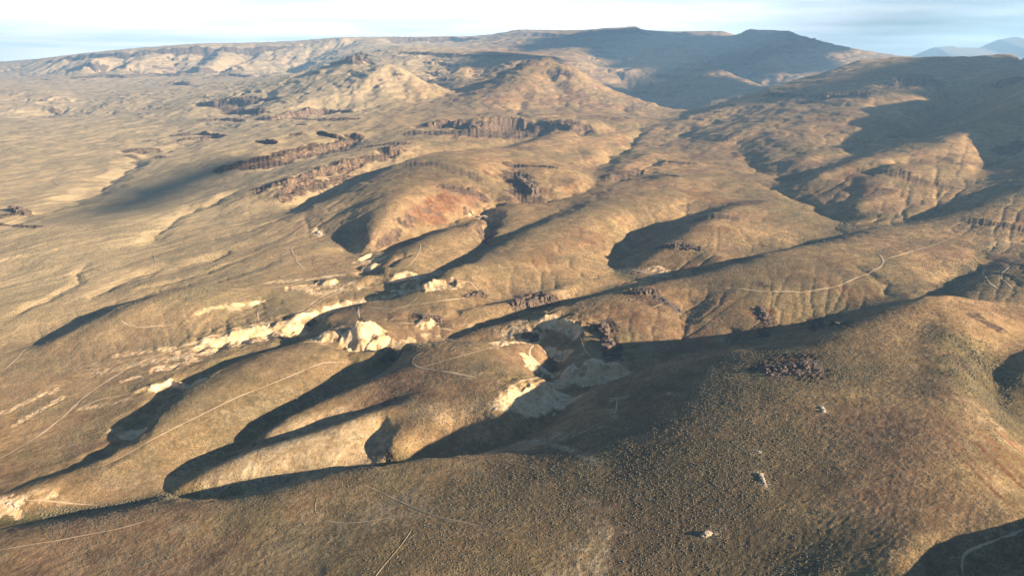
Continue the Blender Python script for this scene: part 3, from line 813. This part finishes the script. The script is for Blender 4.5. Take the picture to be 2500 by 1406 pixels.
big = g_.noise(pos, .0045, 5, .6); med = g_.noise(pos, .022, 5, .62, 31); fine = g_.noise(pos, .16, 5, .65, 57); dots = g_.noise(pos, 1.0, 3, .6, 11)
tan1, tan2, olive = (.395, .262, .130), (.290, .182, .098), (.190, .158, .082)
base = g_.mix(g_.rng(med, .38, .62), tan1, tan2)
base = g_.mix(g_.rng(big, .42, .60, 0, .55), base, olive)
base = g_.mix(g_.rng(g_.noise(pos, .0085, 6, .65, 83), .50, .64, 0, .75), base, (.200, .118, .078))
base = g_.mix(g_.rng(g_.noise(pos, .011, 6, .65, 143), .52, .66, 0, .65), base, (.175, .150, .075))
base = g_.mix(g_.math('MULTIPLY', g_.rng(fine, .45, .7), .5), base, (.43, .32, .19))
base = g_.mix(g_.math('MULTIPLY', green, .85, True), base, (.175, .165, .070))
base = g_.mix(g_.math('MULTIPLY', pale, g_.rng(fine, .3, .55), True), base, (.50, .40, .26))
base = g_.mix(g_.math('MULTIPLY', g_.math('MULTIPLY', red, 1.15), g_.rng(fine, .3, .55), True), base, (.170, .062, .034))
base = g_.mix(1.0, base, g_.mix(g_.rng(g_.noise(pos, .06, 9, .78, 77), .36, .64), (.60, .57, .55), (1.16, 1.14, 1.10)), 'MULTIPLY')
sx_ = g_.n('ShaderNodeSeparateXYZ'); g_.l(pos, sx_.inputs[0])
flat = g_.math('MULTIPLY', g_.rng(sx_.outputs[0], -150, -650), g_.rng(sx_.outputs[1], 500, 900))
base = g_.mix(g_.math('MULTIPLY', flat, .75), base, (.45, .355, .215))
# brush seen as fine dark grain
bd = g_.math('ADD', g_.rng(big, .35, .65, .25, .6), g_.math('MULTIPLY', bush, .45))
bd = g_.math('MULTIPLY', bd, g_.math('SUBTRACT', 1.0, g_.math('MULTIPLY', g_.math('ADD', clay, g_.math('MULTIPLY', pale, .3), True), .65)))
thr = g_.math('SUBTRACT', .70, g_.math('MULTIPLY', bd, .28))
bm = g_.math('MULTIPLY', g_.math('SUBTRACT', dots, thr), 9.0, True)
base = g_.mix(g_.math('MULTIPLY', bm, .62), base, (.078, .068, .044))
bm2 = g_.math('MULTIPLY', g_.math('SUBTRACT', g_.noise(pos, .36, 5, .7, 91), g_.math('SUBTRACT', thr, .05)), 8.0, True)
base = g_.mix(g_.math('MULTIPLY', bm2, .50), base, (.085, .075, .048))
vmp = g_.n('ShaderNodeMapping'); vmp.inputs['Scale'].default_value = (1, 1, .14); g_.l(pos, vmp.inputs[0])
fall = g_.noise(vmp.outputs[0], .12, 7, .7, 3)
rk1 = g_.mix(g_.rng(fall, .38, .60), (.040, .029, .024), (.140, .094, .068))
base = g_.mix(g_.math('MULTIPLY', g_.rng(rock, .15, .42), g_.rng(fine, .25, .5), True), base, rk1)
cl1 = g_.mix(g_.rng(fall, .38, .62), (.53, .34, .17), (.64, .51, .34)); cl1 = g_.mix(g_.rng(fine, .5, .75), cl1, (.40, .25, .13))
base = g_.mix(g_.rng(g_.math('MULTIPLY', clay, g_.rng(g_.noise(pos, .07, 6, .7, 5), .3, .6, .25, 1.35)), .35, .7), base, cl1)
g_.l(base, gb.inputs['Base Color']); gb.inputs['Roughness'].default_value = 1; gb.inputs['Specular IOR Level'].default_value = 0.05
bp = g_.n('ShaderNodeBump'); bp.inputs['Strength'].default_value = .55; bp.inputs['Distance'].default_value = 1.0
hh = g_.math('ADD', g_.math('MULTIPLY', bm, .7), g_.math('MULTIPLY', fine, 2.2))
g_.l(hh, bp.inputs['Height']); g_.l(bp.outputs[0], gb.inputs['Normal'])
tm, tnt, tb = new_mat('track_soil'); q_ = G(tnt); p2 = q_.n('ShaderNodeNewGeometry').outputs['Position']
q_.l(q_.mix(q_.rng(q_.noise(p2, .5, 4), .35, .65), (.34, .26, .165), (.44, .34, .225)), tb.inputs['Base Color']); tb.inputs['Roughness'].default_value = 1
def grid_mesh(name, Xv, Yv, Zv, mat, attrs=None):
    nt_, ns_ = Xv.shape
    co = np.stack([Xv, Yv, Zv], -1).reshape(-1, 3).astype(np.float32)
    idx = np.arange(nt_*ns_).reshape(nt_, ns_)
    q = np.stack([idx[:-1, :-1], idx[:-1, 1:], idx[1:, 1:], idx[1:, :-1]], -1).reshape(-1, 4)
    me = bpy.data.meshes.new(name)
    me.vertices.add(len(co)); me.vertices.foreach_set('co', co.ravel())
    me.loops.add(q.size); me.loops.foreach_set('vertex_index', q.ravel().astype(np.int32))
    me.polygons.add(len(q)); me.polygons.foreach_set('loop_start', np.arange(0, q.size, 4, dtype=np.int32))
    me.update(calc_edges=True); me.shade_smooth(); me.materials.append(mat)
    for nm, arr in (attrs or {}).items():
        at = me.attributes.new(nm, 'FLOAT_COLOR', 'POINT'); at.data.foreach_set('color', arr.reshape(-1, 4).astype(np.float32).ravel())
    o = bpy.data.objects.new(name, me); COL.objects.link(o); return o
one = np.ones_like(CLAY)
gx, gy = slopes(); NRM = np.stack([-gx, -gy, np.ones_like(gx)], -1); NRM /= np.linalg.norm(NRM, axis=-1)[..., None]
A_att = np.stack([CLAY, ROCK, RED, one], -1).reshape(-1, 4).astype(np.float32)
B_att = np.stack([GREEN*(1-BARE), BUSH*(1-BARE), np.maximum(PALE, BARE*.45), one], -1).reshape(-1, 4).astype(np.float32)
CO = np.stack([X, Y, H+CZ], -1).reshape(-1, 3).astype(np.float32); NRM = NRM.reshape(-1, 3).astype(np.float32)
def valley(pts_):
    q = sorted(st(*pt(*p)[:2]) for p in pts_); return np.interp(s_, [a[0] for a in q], [a[1] for a in q])
near_t = valley([(-300, 1300, 300), (0, 1272, 296), (400, 1206, 290), (700, 1177, 282), (1000, 1119, 272), (1230, 1086, 267), (1300, 1050, 267), (1380, 990, 266), (1520, 912, 262), (1640, 870, 256), (1850, 848, 242), (2050, 795, 226), (2240, 733, 214), (2500, 700, 205), (2700, 690, 205)])
right_t = valley([(1690, 285, 2400), (1760, 335, 2150), (1830, 395, 234), (1900, 462, 238), (2000, 512, 241), (2200, 533, 230), (2335, 490, 218), (2385, 410, 196), (2500, 368, 176), (2800, 360, 176)])
cc_ = np.arange(NS-1); REG = np.zeros((NT-1, NS-1), np.int8)
tt_ = t_[:-1, None]; ssv = s_[:-1][None, :]
REG[np.broadcast_to((ssv > st(*pt(1690, 285, 2400)[:2])[0]), REG.shape) & (tt_ > right_t[:-1][None, :])] = 2
REG[np.broadcast_to(tt_ > math.log(4300), REG.shape)] = 3
REG[tt_ < near_t[:-1][None, :]] = 1
idx = np.arange(NT*NS).reshape(NT, NS)
QD = np.stack([idx[:-1, :-1], idx[:-1, 1:], idx[1:, 1:], idx[1:, :-1]], -1)
for rid, nm in ((0, 'rolling_hills'), (1, 'near_hillside'), (2, 'high_hill'), (3, 'mesa')):
    q = QD[REG == rid]; used, inv = np.unique(q.ravel(), return_inverse=True)
    me = bpy.data.meshes.new(nm); me.vertices.add(len(used)); me.vertices.foreach_set('co', CO[used].ravel())
    me.loops.add(q.size); me.loops.foreach_set('vertex_index', inv.astype(np.int32).ravel())
    me.polygons.add(len(q)); me.polygons.foreach_set('loop_start', np.arange(0, q.size, 4, dtype=np.int32))
    me.update(calc_edges=True); me.shade_smooth(); me.materials.append(gm)
    for an, arr in (('cover_a', A_att), ('cover_b', B_att)):
        at = me.attributes.new(an, 'FLOAT_COLOR', 'POINT'); at.data.foreach_set('color', arr[used].ravel())
    me.normals_split_custom_set_from_vertices(NRM[used])
    o = bpy.data.objects.new(nm, me); COL.objects.link(o); o['kind'] = 'structure'
# tracks
def ribbon(pts, width):
    P_ = []
    for a, b in zip(pts[:-1], pts[1:]):
        d = math.hypot(b[0]-a[0], b[1]-a[1])
        n = max(2, int(d/3))
        for k in range(n): P_.append((a[0]+(b[0]-a[0])*k/n, a[1]+(b[1]-a[1])*k/n))
    P_.append(pts[-1][:2]); P_ = np.array(P_)
    for _ in range(6):
        P_[1:-1] = (P_[:-2]+2*P_[1:-1]+P_[2:])/4
    T = np.gradient(P_, axis=0); T /= np.linalg.norm(T, axis=1)[:, None]+1e-9; Nn = np.stack([-T[:, 1], T[:, 0]], 1)
    rows = []
    ke = np.linspace(0, 1, len(P_)); wv = width*(.5 if P_[:, 1].mean() < 480 else .75)*np.clip(.85+1.1*fbm(P_[:, 0]/25, P_[:, 1]/25, 3, 5), .2, 1.4)*np.clip(np.minimum(ke, 1-ke)*9, .15, 1)
    for k in (-1, -.4, .4, 1):
        q = P_ + Nn*(k*wv/2)[:, None]; rows.append(q)
    Q = np.stack(rows, 0); z = zat(Q[..., 0], Q[..., 1]); z = z + .03 + .0004*Q[..., 1]; z[[0, -1]] -= .12
    return Q, z
for ln in TRACKS.strip().splitlines():
    wd, tl = ln.split(':'); p = poly_hits(tl)
    segs = [[p[0]]] if p else []
    for a, b in zip(p[:-1], p[1:]):
        if abs(math.log(b[1]/a[1])) > .22: segs.append([b])
        else: segs[-1].append(b)
    best = max(segs, key=len) if segs else []
    if len(best) < 2: continue
    Q, z = ribbon(best, float(wd))
    o = grid_mesh('dirt_track', Q[..., 0], Q[..., 1], z+CZ, tm); o['kind'] = 'structure'
# ------------------------------------------------------------------ far country
def structure(o): o['kind'] = 'structure'; return o
pl = np.linspace(-18500, 18500, 50); py_ = np.linspace(-3000, 17200, 30)
PX, PY = np.meshgrid(pl, py_)
structure(grid_mesh('plain', PX, PY, PX*0-45.0, gm))
fm_, fnt, fb = new_mat('far_slope'); f_ = G(fnt); fp = f_.n('ShaderNodeNewGeometry').outputs['Position']
f_.l(f_.mix(f_.rng(f_.noise(fp, .0011, 5), .4, .6), (.22, .17, .11), (.14, .125, .08)), fb.inputs['Base Color']); fb.inputs['Roughness'].default_value = 1
def mountain(name, prof, dist, deep, seed):
    a = [(ray(u, v), u) for u, v in prof]
    xs = np.array([r[0]/r[1]*dist for r, _ in a]); zs = np.array([r[2]/r[1]*dist for r, _ in a]) + CZ
    gx_ = np.linspace(xs[0], xs[-1], 160); gy_ = np.linspace(-1, 1, 70)
    A_, B_ = np.meshgrid(gx_, gy_); zr = np.interp(gx_, xs, zs)[None, :]
    wob = fbm(A_/1500, B_*0+seed, 3, seed)*.25
    f = 1-np.abs(B_+wob*0)**1.0
    spur = fbm(A_/900, B_*1.3, 4, seed, ridged=True)
    z = -45 + (zr+45)*np.clip(f, 0, 1)**1.15*(1+.28*spur*(1-f)*2*f) ; z[[0, -1]] = -60
    return structure(grid_mesh(name, A_, dist+B_*deep, z, fm_))
mountain('distant_mountain', [(2180, 150), (2232, 138), (2262, 126), (2282, 115), (2325, 112), (2332, 115), (2400, 116), (2425, 106), (2440, 96), (2460, 93), (2480, 89), (2500, 94), (2540, 112), (2640, 130), (2760, 150)], 13000, 3000, 3)
mountain('distant_hill', [(2060, 152), (2085, 144), (2120, 142), (2150, 139), (2180, 136), (2210, 139), (2260, 144), (2330, 152)], 10500, 1100, 9)
mountain('distant_ridge', [(1990, 150), (2020, 142), (2040, 140), (2050, 138), (2062, 139), (2080, 141), (2088, 147), (2110, 153)], 8300, 700, 5)
# ------------------------------------------------------------------ unseen clouds right of the view, added to shade far range, hills and lowland
clm, cnt_, cb2 = new_mat('cloud_white'); cb2.inputs['Base Color'].default_value = (.85, .86, .88, 1); cb2.inputs['Roughness'].default_value = 1
import bmesh
def shade_cloud(tx, ty, tz, up, rx, ry, rz, seed):
    d = (up-tz)/SUNV[2]; c = (tx+SUNV[0]*d, ty+SUNV[1]*d, up)
    bm = bmesh.new(); bmesh.ops.create_icosphere(bm, subdivisions=5, radius=1)
    V = np.array([v.co[:] for v in bm.verts])
    n_ = fbm(V[:, 0]*2.2+seed, V[:, 1]*2.2+V[:, 2]*2, 4, seed)
    V *= (1+.42*n_)[:, None]
    for v, q in zip(bm.verts, V): v.co = (q[0]*rx, q[1]*ry, max(q[2], -.25)*rz)
    me = bpy.data.meshes.new('shade_cloud'); bm.to_mesh(me); bm.free(); me.shade_smooth(); me.materials.append(clm)
    o = bpy.data.objects.new('shade_cloud', me); COL.objects.link(o); o.location = c; structure(o)
shade_cloud(2100, 7000, 450, 2400, 1000, 1900, 240, 4)
shade_cloud(600, 7300, 450, 2500, 420, 700, 110, 24)
shade_cloud(1000, 4350, 100, 2200, 330, 520, 110, 6)
shade_cloud(1720, 2650, 150, 2100, 600, 620, 120, 8)
shade_cloud(-800, 1620, 20, 1900, 75, 330, 12, 31)  # added wisp, shaped to lay a dark band across the left lowland
shade_cloud(-1250, 4250, 0, 2250, 330, 260, 90, 12)
shade_cloud(-650, 5200, 80, 2500, 300, 420, 90, 14)
# ------------------------------------------------------------------ haze
def box(name, x0, x1, y0, y1, z0, z1):
    me = bpy.data.meshes.new(name)
    me.from_pydata([(x0, y0, z0), (x1, y0, z0), (x1, y1, z0), (x0, y1, z0), (x0, y0, z1), (x1, y0, z1), (x1, y1, z1), (x0, y1, z1)], [],
                   [(0, 3, 2, 1), (4, 5, 6, 7), (0, 1, 5, 4), (1, 2, 6, 5), (2, 3, 7, 6), (3, 0, 4, 7)])
    o = bpy.data.objects.new(name, me); COL.objects.link(o); return o
hz = box('haze', -19000, 19000, -4000, 17500, -70, 830)
hm = bpy.data.materials.new('haze'); hm.use_nodes = True; hn = hm.node_tree; hn.nodes.clear()
ho = hn.nodes.new('ShaderNodeOutputMaterial'); hv = hn.nodes.new('ShaderNodeVolumePrincipled')
hv.inputs['Color'].default_value = (.34, .62, 1.0, 1); hv.inputs['Density'].default_value = HAZE; hv.inputs['Anisotropy'].default_value = 0.2
hn.links.new(hv.outputs[0], ho.inputs['Volume']); hz.data.materials.append(hm); hz['kind'] = 'stuff'
hz['label'] = 'thin pale blue haze in the air over the valley'
# ------------------------------------------------------------------ sagebrush
rng = np.random.default_rng(7)
NB = 1500000
yy = np.sqrt(rng.uniform(190**2, 1250**2, NB)); sx = rng.uniform(-.82, .82, NB); xx = sx*yy
cc = np.clip(((sx-S0)/dsx).astype(int), 0, NS-1); rr = np.clip(((np.log(yy)-T0)/dtx).astype(int), 0, NT-1)
dn = .42 + .50*BUSH[rr, cc] + .25*GREEN[rr, cc] + .75*fbm(xx/60, yy/60, 4, 19) + .55*fbm(xx/9, yy/9, 2, 23)
dn = dn*(1-.85*CLAY[rr, cc])*(1-.92*BARE[rr, cc])*(1-.12*PALE[rr, cc])*(1-.5*RED[rr, cc])
dn *= np.clip((1350-yy)/600, .15, 1)
for ln in TRACKS.strip().splitlines():
    wd, tl = ln.split(':'); p = poly_hits(tl)
    for a, b in zip(p[:-1], p[1:]):
        if min(a[1], b[1]) > 1000: continue
        ex, ey = b[0]-a[0], b[1]-a[1]; l2 = ex*ex+ey*ey+1e-6
        t = np.clip(((xx-a[0])*ex+(yy-a[1])*ey)/l2, 0, 1); d = np.hypot(xx-a[0]-t*ex, yy-a[1]-t*ey)
        dn[d < float(wd)*.7+.4] = 0
keep = rng.uniform(0, 1, NB) < dn*.95
xx, yy, rr, cc = xx[keep], yy[keep], rr[keep], cc[keep]; zz_ = zat(xx, yy)
print('bushes', len(xx))
me = bpy.data.meshes.new('sagebrush'); me.vertices.add(len(xx))
me.vertices.foreach_set('co', np.stack([xx, yy, zz_+CZ-.08], -1).astype(np.float32).ravel())
at = me.attributes.new('size', 'FLOAT', 'POINT')
sz = (.11+.32*rng.uniform(0, 1, len(xx))**3)*(1+.7*GREEN[rr, cc]+.2*BUSH[rr, cc])*np.clip(.62+yy/850, .8, 1.9)
at.data.foreach_set('value', sz.astype(np.float32))
sage = bpy.data.objects.new('sagebrush', me); COL.objects.link(sage)
sm, snt, sbs = new_mat('sage_leaf'); s2 = G(snt)
oi = s2.n('ShaderNodeObjectInfo'); s2.l(s2.mix(oi.outputs['Random'], (.105, .088, .056), (.18, .155, .10)), sbs.inputs['Base Color']); sbs.inputs['Roughness'].default_value = 1
me.materials.append(sm)
ng = bpy.data.node_groups.new('sagebrush', 'GeometryNodeTree'); ng.interface.new_socket('Geometry', in_out='INPUT', socket_type='NodeSocketGeometry'); ng.interface.new_socket('Geometry', in_out='OUTPUT', socket_type='NodeSocketGeometry')
a_ = ng.nodes.new; gi = a_('NodeGroupInput'); go = a_('NodeGroupOutput'); ico = a_('GeometryNodeMeshIcoSphere'); ico.inputs['Subdivisions'].default_value = 2; ico.inputs['Radius'].default_value = 1
spn = a_('GeometryNodeSetPosition'); wn = a_('ShaderNodeTexNoise'); wn.inputs['Scale'].default_value = 2.3; vm = a_('ShaderNodeVectorMath'); vm.operation = 'MULTIPLY_ADD'
vm.inputs[1].default_value = (1.1, 1.1, 1.0); vm.inputs[2].default_value = (-.55, -.55, -.42)
ng.links.new(wn.outputs['Color'], vm.inputs[0]); ng.links.new(vm.outputs[0], spn.inputs['Offset']); ng.links.new(ico.outputs[0], spn.inputs[0])
tr = a_('GeometryNodeTransform'); tr.inputs['Scale'].default_value = (1, 1, .75); ng.links.new(spn.outputs[0], tr.inputs[0])
smn = a_('GeometryNodeSetMaterial'); smn.inputs['Material'].default_value = sm; ng.links.new(tr.outputs[0], smn.inputs[0])
m2p = a_('GeometryNodeMeshToPoints'); iop = a_('GeometryNodeInstanceOnPoints'); rv = a_('FunctionNodeRandomValue'); rv.data_type = 'FLOAT_VECTOR'; rv.inputs[1].default_value = (.3, .3, 6.28)
na = a_('GeometryNodeInputNamedAttribute'); na.data_type = 'FLOAT'; na.inputs['Name'].default_value = 'size'
ng.links.new(gi.outputs[0], m2p.inputs[0]); ng.links.new(m2p.outputs[0], iop.inputs['Points']); ng.links.new(smn.outputs[0], iop.inputs['Instance'])
ng.links.new(rv.outputs[0], iop.inputs['Rotation']); ng.links.new(na.outputs[0], iop.inputs['Scale']); ng.links.new(iop.outputs[0], go.inputs[0])
md = sage.modifiers.new('scatter', 'NODES'); md.node_group = ng
sage['kind'] = 'stuff'; sage['label'] = 'low grey green sagebrush dotted over the slopes'
# ------------------------------------------------------------------ rock outcrops and spoil heaps
rkm, rnt, rb = new_mat('outcrop_rock'); r_ = G(rnt); rp = r_.n('ShaderNodeNewGeometry').outputs['Position']
r_.l(r_.mix(r_.rng(r_.noise(rp, .35, 5, .65), .35, .65), (.050, .036, .029), (.17, .118, .085)), rb.inputs['Base Color']); rb.inputs['Roughness'].default_value = 1
spm, pnt, pb = new_mat('spoil_earth'); p_ = G(pnt); pp = p_.n('ShaderNodeNewGeometry').outputs['Position']
p_.l(p_.mix(p_.rng(p_.noise(pp, .6, 5, .65), .35, .65), (.34, .25, .165), (.54, .44, .33)), pb.inputs['Base Color']); pb.inputs['Roughness'].default_value = 1
unit = bmesh.new(); bmesh.ops.create_icosphere(unit, subdivisions=2, radius=1)
UV_ = np.array([v.co[:] for v in unit.verts]); UF = np.array([[v.index for v in f.verts] for f in unit.faces]); unit.free()
def rocks(name, cat, label, u0, v0, u1, v1, wid, n, r0, r1, mat, seed, tall=1.0, flat=True):
    r = np.random.default_rng(seed); a, b = hit(u0, v0), hit(u1, v1)
    if a is None or b is None: print('no hit', label); return
    vs, fs = [], []; base = 0
    for k in range(n):
        t = r.uniform(); ax = a[0]+(b[0]-a[0])*t; ay = a[1]+(b[1]-a[1])*t
        q = r.normal(0, .45, 2)*wid; x, y = ax+q[0], ay+q[1]
        s = r0+(r1-r0)*r.uniform()**2.2
        if k < n*.12: s = r1*r.uniform(.75, 1.0); x, y = ax+q[0]*.4, ay+q[1]*.4
        z = float(zat(np.array([x]), np.array([y]))[0])+CZ
        A_ = UV_ + r.normal(0, .13, UV_.shape)
        lm = r.uniform(.45, .85, 3); A_ = np.clip(A_, -lm, lm)/.75
        A_ *= np.array([r.uniform(.7, 1.2), r.uniform(.7, 1.2), r.uniform(.7, 1.3)*tall])*s
        an = r.uniform(0, 6.3); ti = r.normal(0, .18)
        Rm = np.array(Matrix.Rotation(an, 3, 'Z') @ Matrix.Rotation(ti, 3, 'X')); A_ = A_ @ Rm.T
        vs.append(A_+np.array([x, y, z+s*.15*tall])); fs.append(UF+base); base += len(UV_)
    L_ = max(math.hypot(b[0]-a[0], b[1]-a[1]), wid)
    ux, uy = ((b[0]-a[0])/L_, (b[1]-a[1])/L_) if math.hypot(b[0]-a[0], b[1]-a[1]) > 1 else (1., 0.)
    na_, nb_ = int(max(10, min(60, L_/wid*9))), 12
    ga, gb_ = np.meshgrid(np.linspace(-.6*wid, L_+.6*wid, na_), np.linspace(-1.35*wid, 1.35*wid, nb_))
    rr_ = 1+.0*ga; gx_ = a[0]+ux*ga-uy*gb_; gy_ = a[1]+uy*ga+ux*gb_
    edge = np.minimum(1-np.abs(gb_)/(1.35*wid), np.minimum(ga+.6*wid, L_+.6*wid-ga)/(1.2*wid))
    gz_ = zat(gx_, gy_)+CZ + np.clip(edge*3+fbm(gx_/wid, gy_/wid, 3, seed)*1.1-.35, -.8, 1)*r0*.55
    vs.append(np.stack([gx_, gy_, gz_], -1).reshape(-1, 3)); ii = np.arange(na_*nb_).reshape(nb_, na_)+base
    qa = np.stack([ii[:-1, :-1], ii[:-1, 1:], ii[1:, 1:]], -1).reshape(-1, 3); qb = np.stack([ii[:-1, :-1], ii[1:, 1:], ii[1:, :-1]], -1).reshape(-1, 3); fs += [qa, qb]
    vs = np.concatenate(vs); c = vs.mean(0); c[2] = vs[:, 2].min()
    me = bpy.data.meshes.new(name); me.from_pydata((vs-c).tolist(), [], np.concatenate(fs).tolist()); me.materials.append(mat)
    o = bpy.data.objects.new(name, me); COL.objects.link(o); o.location = c.tolist(); o['label'] = label; o['category'] = cat; return o
RO = [
("dark red brown broken rocks on the near hill's crest", 1875, 905, 1990, 893, 9, 90, .5, 1.8, 1.0),
("jagged dark crag standing beside the quarry's grey face", 1472, 795, 1490, 865, 3.5, 46, 1.2, 4.6, 1.5),
("brown pillared outcrop on the flat behind the pale mine mound", 1255, 748, 1350, 728, 4.5, 60, 1.0, 4.2, 1.4),
("rock knob with scattered boulders on the crest above the quarry", 1545, 715, 1600, 715, 4.5, 60, .8, 3.6, 1.1),
("small dark rock knob by the thin track east of the square pit", 1135, 724, 1175, 718, 3.5, 30, .8, 3.4, 1.1),
("scattered grey rocks beside the bend in the shaded gully", 1030, 775, 1075, 782, 5, 34, .6, 2.4, 1.0),
("boulders loose on the slope right of the rock knob", 1600, 722, 1660, 760, 5, 28, .5, 1.6, 1.0),
("black craggy rock spur on the second round hill's left flank", 1262, 440, 1306, 475, 10, 60, 2.5, 8.5, 1.3),
("spiky rock pinnacles on the shoulder of the far cone", 850, 150, 893, 147, 26, 60, 5, 13, 1.6),
("dark red rocks clustered in the ridge's lower slope", 1855, 755, 1878, 785, 4, 36, .6, 2.2, 1.0),
("rock ledge throwing a jagged shadow near the near hill's gully", 1985, 785, 2050, 800, 3.5, 34, .8, 2.8, 1.1),
("rim of dark boulders along the terraced knoll's top", 1600, 607, 1712, 611, 3.5, 50, 1.0, 2.6, 1.0),
("dark rock bluff at the left edge above the wash", 30, 512, 62, 525, 9, 34, 2.0, 7.0, 1.2),
("ledge of rocks high on the right hand hill", 2010, 243, 2100, 229, 14, 60, 3, 9, 1.0),
("long shaded rock band under the right hill's summit", 2175, 209, 2280, 197, 18, 70, 4, 13, 1.0),
("grey boulders tumbled below the white quarry bank", 1280, 815, 1310, 825, 4, 26, .8, 2.8, .9),
("tuft of rocks on the round hill's red slope", 1145, 464, 1158, 466, 3, 12, 1.5, 4.0, 1.1),
("line of brown rocks capping the middle slope's swell", 1625, 428, 1660, 432, 5, 26, 1.0, 3.2, .9),
]
for i, (lb, u0, v0, u1, v1, wd_, n_, r0, r1, tl_) in enumerate(RO):
    rocks('rock_outcrop', 'rock outcrop', lb, u0, v0, u1, v1, wd_, n_, r0, r1, rkm, 100+i, tl_)
SO = [
("pale round spoil heap with a short bank behind it, low on the near hill", 1716, 1308, 1736, 1300, 1.3, 16, .4, 1.5),
("narrow pale trench spoil running down the near hill", 1858, 1158, 1868, 1186, .7, 18, .3, 1.0),
("small tan spoil heap high on the near hill", 2006, 992, 2012, 1006, 1.0, 12, .3, 1.1),
("small pale pile on the brown slope left of the dark gully", 724, 972, 728, 973, .8, 6, .4, 1.1),
("faint pale spoil stones near the near hill's middle", 1846, 1102, 1856, 1104, 1.0, 8, .3, .8),
("white rubble pile in the scraped mining ground", 380, 905, 392, 900, 2.0, 16, .4, 1.5),
("pale rubble by the left edge of the wash", 20, 1226, 40, 1236, 2.0, 18, .3, 1.1),
("white mine tip at the upper end of the hillside track", 776, 566, 782, 574, 3.5, 22, .7, 2.4),
]
for i, (lb, u0, v0, u1, v1, wd_, n_, r0, r1) in enumerate(SO):
    rocks('spoil_heap', 'spoil heap', lb, u0, v0, u1, v1, wd_, n_, r0, r1, spm, 300+i, .7)
